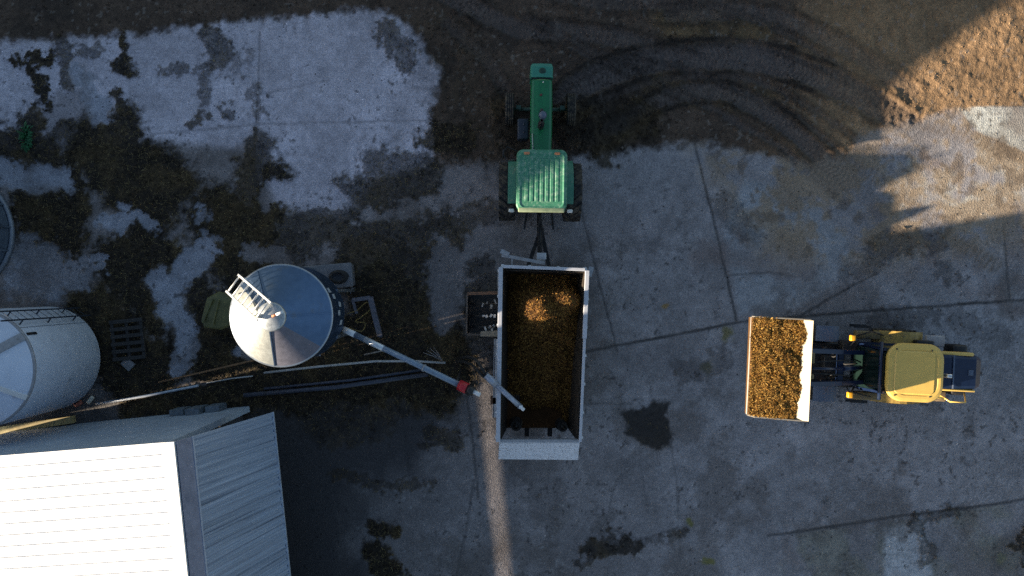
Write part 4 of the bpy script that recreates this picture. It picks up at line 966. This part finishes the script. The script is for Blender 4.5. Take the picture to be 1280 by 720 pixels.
mb.extrude([f1_, f1_ + ax * LEN, f0 + ax * LEN, f0], nrm * .012); mb.build('ridge_cap', mat('purple grey flashing', (.25, .27, .36), .5, .2, var=.2, scale=5, dirt=(.12, .14, .2), dirt_amt=.3), so, off=bo)
mb = MB(); mb.beam(f0 + nrm * .015, f0 + ax * LEN + nrm * .015, .05, .03, up=nrm); mb.build('cap_lip', mat('pale lip', (.40, .45, .55), .5, .2, var=.2), so, off=bo)
mb = MB(); mb.beam(e0 + nrm * .01, e0 + ax * LEN + nrm * .01, .04, .06); mb.build('eave_trim', mat('pale eave', (.42, .47, .55), .5, .2, var=.25), so, off=bo)
# gable wall and knee wall, its slot shaped to pass a low sun strip
wc = P(312, 507); gw = ra + ax * .06
gabm = mat('smooth blue grey render', (.36, .44, .54), .5, var=.10, scale=1.6, dirt=(.27, .31, .36), dirt_amt=.25, dirt_scale=1.2)
kx = (wc - Vector((ra.x, ra.y, 0))).dot(-ac)          # how far right the wall corner lies
tk_ = kx / ((e0 - r0_).dot(-ac))
zk = r0_.z + (e0.z - r0_.z) * min(max(tk_, 0), 1)
g_l = gw + ac * (WID - .3)
cor = Vector((gw.x, gw.y, 0)) - ac * min(kx, .1)
mb = MB(); mb.extrude([Vector((g_l.x, g_l.y, 0)), cor, cor + Vector((0, 0, Z1 - .16)), Vector((g_l.x, g_l.y, g_l.z - (WID - .3) * slope - .12))], ax * .18)
gb = mb.build('gable_wall', gabm, bd, off=bo)
mb = MB(); mb.beam(cor + ax * .18 + Vector((0, 0, .875)) + ac * .35, cor + ax * LEN + Vector((0, 0, .875)) + ac * .35, .2, 1.75); mb.beam(cor + ax * .18 + Vector((0, 0, 3.725)) + ac * .35, cor + ax * LEN + Vector((0, 0, 3.725)) + ac * .35, .2, 3.65); mb.build('knee_wall', mat('eave shade boarding', (.04, .042, .05), .8, var=.3), bd, off=bo)  # wall coloured dark for the shade under the eave; slot shapes a sun strip
mb = MB()
for k in range(int(LEN / .062)):
    p_ = cor + ax * (.2 + k * .062) + ac * .35; mb.beam(p_ + Vector((0, 0, 1.70)), p_ + Vector((0, 0, 1.95)), .045, .02)
mb.build('dimming_slats', greysteel, bd, off=bo)  # slats added in the slot to dim the sun strip
mb = MB()
for k in (0, 3):
    p_ = Vector((g_l.x, g_l.y, 0)) + ax * (.6 + 3.9 * k); mb.beam(p_, p_ + Vector((0, 0, 3.8)), .15, .15)
mb.build('post', greysteel, bd, off=bo)
mb = MB()
for k in range(3):
    c0 = cor + ac * (.9 + k * .55) - ax * .10; mb.box((c0.x, c0.y, .35 + .1 * (k % 2)), (.42, .18, .6 + .15 * (k % 2)), rz=.1)
mb.build('wall_footing', mat('grey blue blocks', (.12, .15, .18), .8, var=.35), gb, off=bo)

# ------------------------------------------------------------------ small things round the bin
def pipe(name, label, pts, r, m, cat='pipe', group='pipes lying beside the barn'):
    pts = [P(*p) for p in pts]; o = pts[0].copy(); o.z = 0
    mb = MB(); mb.tube(pts, r, 10); ob = mb.build(name, m, None, off=o); return tag(ob, label, cat, group)
pale = mat('pale plastic pipe', (.42, .43, .43), .45, var=.15, dirt=(.2, .18, .15), dirt_amt=.3, dirt_scale=5)
darkpipe = mat('dark grey pipe', (.06, .07, .10), .5, .2, var=.25, dirt=(.05, .05, .05), dirt_amt=.3)
pipe('bent_pipe', 'pale slightly bent pipe ending under the auger tube', [(330, 466, .25), (400, 458, .35), (470, 451.5, .42), (520, 451.5, .42), (557, 453.5, .40)], .035, pale)
pipe('steel_pipe', 'thick dark pipe nearer the barn, running to below the auger motor', [(305, 494, .12), (420, 484, .12), (535, 468, .12)], .07, darkpipe)
pipe('steel_pipe', 'thinner dark pipe lying just above the thick dark pipe', [(330, 486, .08), (440, 475, .08), (530, 462, .08)], .045, darkpipe)
pipe('wooden_pole', 'thin brown pole lying left below the galvanised bin', [(198, 478, .12), (250, 466, .14), (318, 450, .18)], .03, mat('brown pole', (.20, .115, .06), .8, var=.35))
pipe('pale_rod', 'pale straight rod lying parallel to the barn wall', [(120, 505, .12), (182, 495, .12), (248, 482, .12)], .04, mat('pale blue rod', (.42, .47, .55), .4, .2, var=.2))
pipe('pale_rod', 'short pale rod between brown pole and dark pipes', [(258, 479, .1), (290, 473, .1), (316, 470, .1)], .02, pale)
pipe('pale_rod', 'short brownish stick right of the bin, beside the auger', [(455, 443.5, .15), (484, 437, .15)], .025, mat('dull stick', (.26, .23, .2), .7))
pipe('pale_rod', 'two short pale rods', [(372, 463, .15), (395, 459, .15)], .022, pale) if False else None
# timber against the gable wall
tb = MB(); a, b = P(-20, 541, .12), P(92, 524, .12); tb.beam(a, b, .22, .22); tag(tb.build('timber_beam', mat('yellow timber', (.40, .32, .15), .7, var=.3, scale=5), None, off=(a.x, a.y, 0)), 'yellowish timber lying between white silo and barn wall', 'timber')
# pallet
pl0 = P(162, 424); pa = thing('pallet', 'dark slatted pallet lying right of the white silo', 'pallet', pl0, .10)
palm = mat('dark wet timber', (.034, .032, .031), .7, var=.35, scale=6)
for k in range(6):
    mb = MB(); mb.box((0, -.58 + k * .232, .14), (1.02, .115, .03)); mb.build('slat', palm, pa)
for x in (-.45, 0, .45):
    mb = MB(); mb.box((x, 0, .065), (.09, 1.25, .11)); mb.build('bearer', palm, pa)
# low pale crate with a coiled hose on it
bx0 = P(415, 346); bxm = mat('pale grey plastic', (.16, .165, .18), .55, var=.15, dirt=(.12, .10, .08), dirt_amt=.35)
bx = thing('storage_box', 'low pale plastic box half under the bin, black hose on top', 'box', bx0, .08)
mb = MB(); mb.box((0, 0, .27), (1.45, .68, .54), bev=.05); mb.build('body', bxm, bx)
mb = MB(); mb.box((0, 0, .56), (1.52, .74, .07), bev=.03); mb.build('lid', bxm, bx)
mb = MB(); pts = []
for k in range(70):
    a = k * .36; r = .26 - .0012 * k; pts.append(bx0 + Vector((.36 + r * 1.1 * math.cos(a), -.02 + r * .75 * math.sin(a), .62 + .0022 * k)))
mb.tube(pts, .032, 8); tag(mb.build('hose_coil', black, None, off=(bx0.x + .36, bx0.y, 0)), 'coil of black hose on the pale box beside the bin', 'hose')
mb = MB(); A1, A2, A3 = P(441, 375, .35), P(463, 372, .35), P(475, 420, .35)
mb.beam(A1, A2, .12, .10); mb.beam(A2, A3, .16, .12)
for p_ in (A1, A2, A3): mb.beam(p_, Vector((p_.x, p_.y, 0)), .08, .08)
mb.beam(A1, P(446, 392, .35), .08, .08)
tag(mb.build('metal_stand', mat('dull lilac steel', (.14, .14, .17), .55, .2, var=.2, dirt=(.08, .07, .06), dirt_amt=.35), None, off=(A2.x, A2.y, 0)), 'bent grey steel stand on the mud right of the bin', 'stand')
mb = MB(); mb.tube([P(*p) for p in spline([(434, 392, .25), (446, 388, .38), (458, 378, .45), (464, 385, .42), (452, 396, .40), (444, 402, .3), (456, 404, .25), (452, 414, .2), (436, 410, .12)], 6)] if False else [P(x, y, .38) for x, y in spline([(434, 392), (446, 388), (458, 378), (464, 385), (452, 396), (444, 402), (456, 404), (452, 414), (436, 410)], 6)], .014, 7)
tag(mb.build('cable', mat('ochre cable', (.22, .15, .04), .6), None, off=tuple(P(450, 396))), 'tangled ochre cable draped over the grey steel stand', 'cable')
# olive tub
oc = P(278, 389); ob_ = thing('plastic_tub', 'olive green covered tub on the left side of the bin', 'tub', oc)
olive = mat('olive plastic', (.12, .12, .045), .55, var=.2, dirt=(.07, .07, .04), dirt_amt=.35)
pg = [P(262, 399), P(269, 372), P(284, 364), P(303, 372), P(303, 404), P(286, 411), P(266, 408)]
pg = [(p.x - oc.x, p.y - oc.y) for p in pg]
mb = MB(); mb.loft([[(x * .9, y * .9, 0) for x, y in pg], [(x, y, .62) for x, y in pg], [(x * .9, y * .9, .70) for x, y in pg], [(x * .35, y * .35, .78) for x, y in pg]]); mb.build('body', olive, ob_)
mb = MB(); mb.beam((-.28, -.32, .80), (.02, .40, .80), .05, .06); mb.beam((.02, -.40, .80), (.2, .36, .80), .05, .06); mb.build('lid_rib', olive, ob_)
# wires under the auger end
wr = P(549, 450); mb = MB()
for (x, y) in ((529, 441), (533, 438), (537, 435), (542, 434)): mb.tube([P(553, 451, .45), P((x + 553) / 2, (y + 451) / 2 - 1, .6), P(x, y, .45)], .008, 5)
tag(mb.build('wire_bundle', mat('grey wire', (.34, .34, .36), .5, .4), None, off=(wr.x, wr.y, 0)), 'fan of thin grey wires at the end of the bent pipe', 'wire')
# scraps
for (px, py, c, l, nm) in ((98, 505, (.40, .13, .09), 'reddish scrap of plastic in the dark gap beside the silo', 'plastic_scrap'), (113, 500, (.6, .58, .5), 'cream scrap of plastic right of the reddish one', 'plastic_scrap'),
                       (160, 455, (.20, .20, .21), 'grey broken block below the dark pallet', 'broken_block')):
    mb = MB(); p_ = P(px, py, .08); mb.box(p_, (.26 if nm != 'broken_block' else .3, .12 if nm != 'broken_block' else .36, .08), rz=random.random(), bev=.02)
    tag(mb.build(nm, mat(nm + str(px), c, .6, var=.3), None, off=(p_.x, p_.y, 0)), l, 'scrap' if nm != 'broken_block' else 'block')
# green weed tuft
wd = P(37, 172); mb = MB()
for k in range(150):
    a = random.random() * 2 * PI; r = random.random() ** .6
    bx_, by_ = wd.x + .10 * r * math.cos(a), wd.y + .36 * r * math.sin(a)
    hgt = .10 + random.random() * .16; ln_ = .05 + .09 * random.random()
    p0 = Vector((bx_, by_, .02)); p1 = p0 + Vector((math.cos(a) * ln_ * .5, math.sin(a) * ln_ * .5, hgt)); p2 = p0 + Vector((math.cos(a) * ln_ * 1.6, math.sin(a) * ln_ * 1.6, hgt * .8))
    s_ = Vector((-math.sin(a), math.cos(a), 0)) * .012
    mb._faces([p0 - s_, p0 + s_, p1 + s_ * 1.5, p1 - s_ * 1.5, p2], [(0, 1, 2, 3), (3, 2, 4)])
tag(mb.build('weed', mat('weed leaf', (.02, .12, .045), .6, var=.4, scale=20), None, off=(wd.x, wd.y, 0)), 'bright green tuft of weeds in the mud at upper left', 'weed')

# ------------------------------------------------------------------ unseen barn past the left edge, outline and slot shaped to shade the yard
SX, SY, TAN = .97, .2425, .234
def AU(a, u, h): return Vector(((SX * a + SY * u - 640) / K, (360 - (-SY * a + SX * u)) / K, h))
HH = lambda a: (a + 500) * TAN / K
shedm = mat('grey unseen barn sheet', (.30, .31, .32), .6, .1, var=.15, scale=2)
sun_h = Vector((SX, SY, 0))
def unseen_shade_barn(label, sil, depth, slots=()):
    c = AU(-500, sum(s[0] for s in sil) / len(sil), 0)
    rt = thing('barn', label, 'barn', c)
    mb = MB()
    cuts = sorted(set([s[0] for s in sil] + [q for s in slots for q in (s[0], s[1])]))
    def top(u):
        for (u0, a0), (u1, a1) in zip(sil[:-1], sil[1:]):
            if u0 <= u <= u1: return HH(a0 + (a1 - a0) * (u - u0) / (u1 - u0))
    for u0, u1 in zip(cuts[:-1], cuts[1:]):
        sl_ = [s for s in slots if s[0] <= u0 and s[1] >= u1]
        t0, t1 = top(u0), top(u1)
        if sl_:
            h0, h1 = HH(sl_[0][2]), HH(sl_[0][3])
            mb.extrude([AU(-500, u0, 0), AU(-500, u1, 0), AU(-500, u1, h0), AU(-500, u0, h0)], sun_h * -.02)
            mb.extrude([AU(-500, u0, h1), AU(-500, u1, h1), AU(-500, u1, t1), AU(-500, u0, t0)], sun_h * -.02)
        else:
            mb.extrude([AU(-500, u0, 0), AU(-500, u1, 0), AU(-500, u1, t1), AU(-500, u0, t0)], sun_h * -.02)
    mb.build('wall', shedm, rt, off=c)
    mb = MB()
    for (u0, a0), (u1, a1) in zip(sil[:-1], sil[1:]):
        p, q_ = AU(-500, u0, HH(a0) + .0), AU(-500, u1, HH(a1) + .0)
        bk_ = sun_h * -depth
        mb.extrude([p, q_, q_ + bk_, p + bk_], (0, 0, -.06))
    mb.build('roof', shedm, rt, off=c)
    return rt
unseen_shade_barn('unseen tall gabled barn past the left edge, shaped to shade the yard', [(-260, 700), (240, 1390), (310, 1225), (424, 935), (427, 830), (523, 670)], 7, [(402, 474, 535, 664)])

# ------------------------------------------------------------------ camera, sun, sky
cam = bpy.data.cameras.new('camera'); co = bpy.data.objects.new('camera', cam); COL.objects.link(co)
co.location = (0, 0, H); co.rotation_euler = (0, 0, 0)
cam.sensor_width = 36; cam.lens = 36 * (K * H) / 1280; cam.clip_end = 2000; cam.clip_start = .1
SC.camera = co
el = math.atan(TAN)
dvec = Vector((SX, SY, -TAN)).normalized()
sun = bpy.data.lights.new('sun', 'SUN'); sun.energy = 5.0; sun.angle = math.radians(.53); sun.color = (1, .83, .62)
so_ = bpy.data.objects.new('sun', sun); COL.objects.link(so_); so_.rotation_euler = dvec.to_track_quat('-Z', 'Y').to_euler(); so_.location = (-20, -8, 20)
w = bpy.data.worlds.new('World'); SC.world = w; w.use_nodes = True
nt = w.node_tree; bg = nt.nodes['Background']
sky = nt.nodes.new('ShaderNodeTexSky'); sky.sky_type = 'NISHITA'; sky.sun_disc = False
sky.sun_elevation = el; sky.sun_rotation = math.atan2(-SX, -SY) ; sky.air_density = 1.0; sky.dust_density = .9; sky.ozone_density = 1.0
nt.links.new(sky.outputs['Color'], bg.inputs['Color']); bg.inputs['Strength'].default_value = .055
SC.view_settings.view_transform = 'Standard'; SC.view_settings.look = 'None'
SC.view_settings.exposure = 1.72; SC.view_settings.gamma = 1.0; SC.view_settings.use_curve_mapping = False
SC.cycles.use_denoising = False
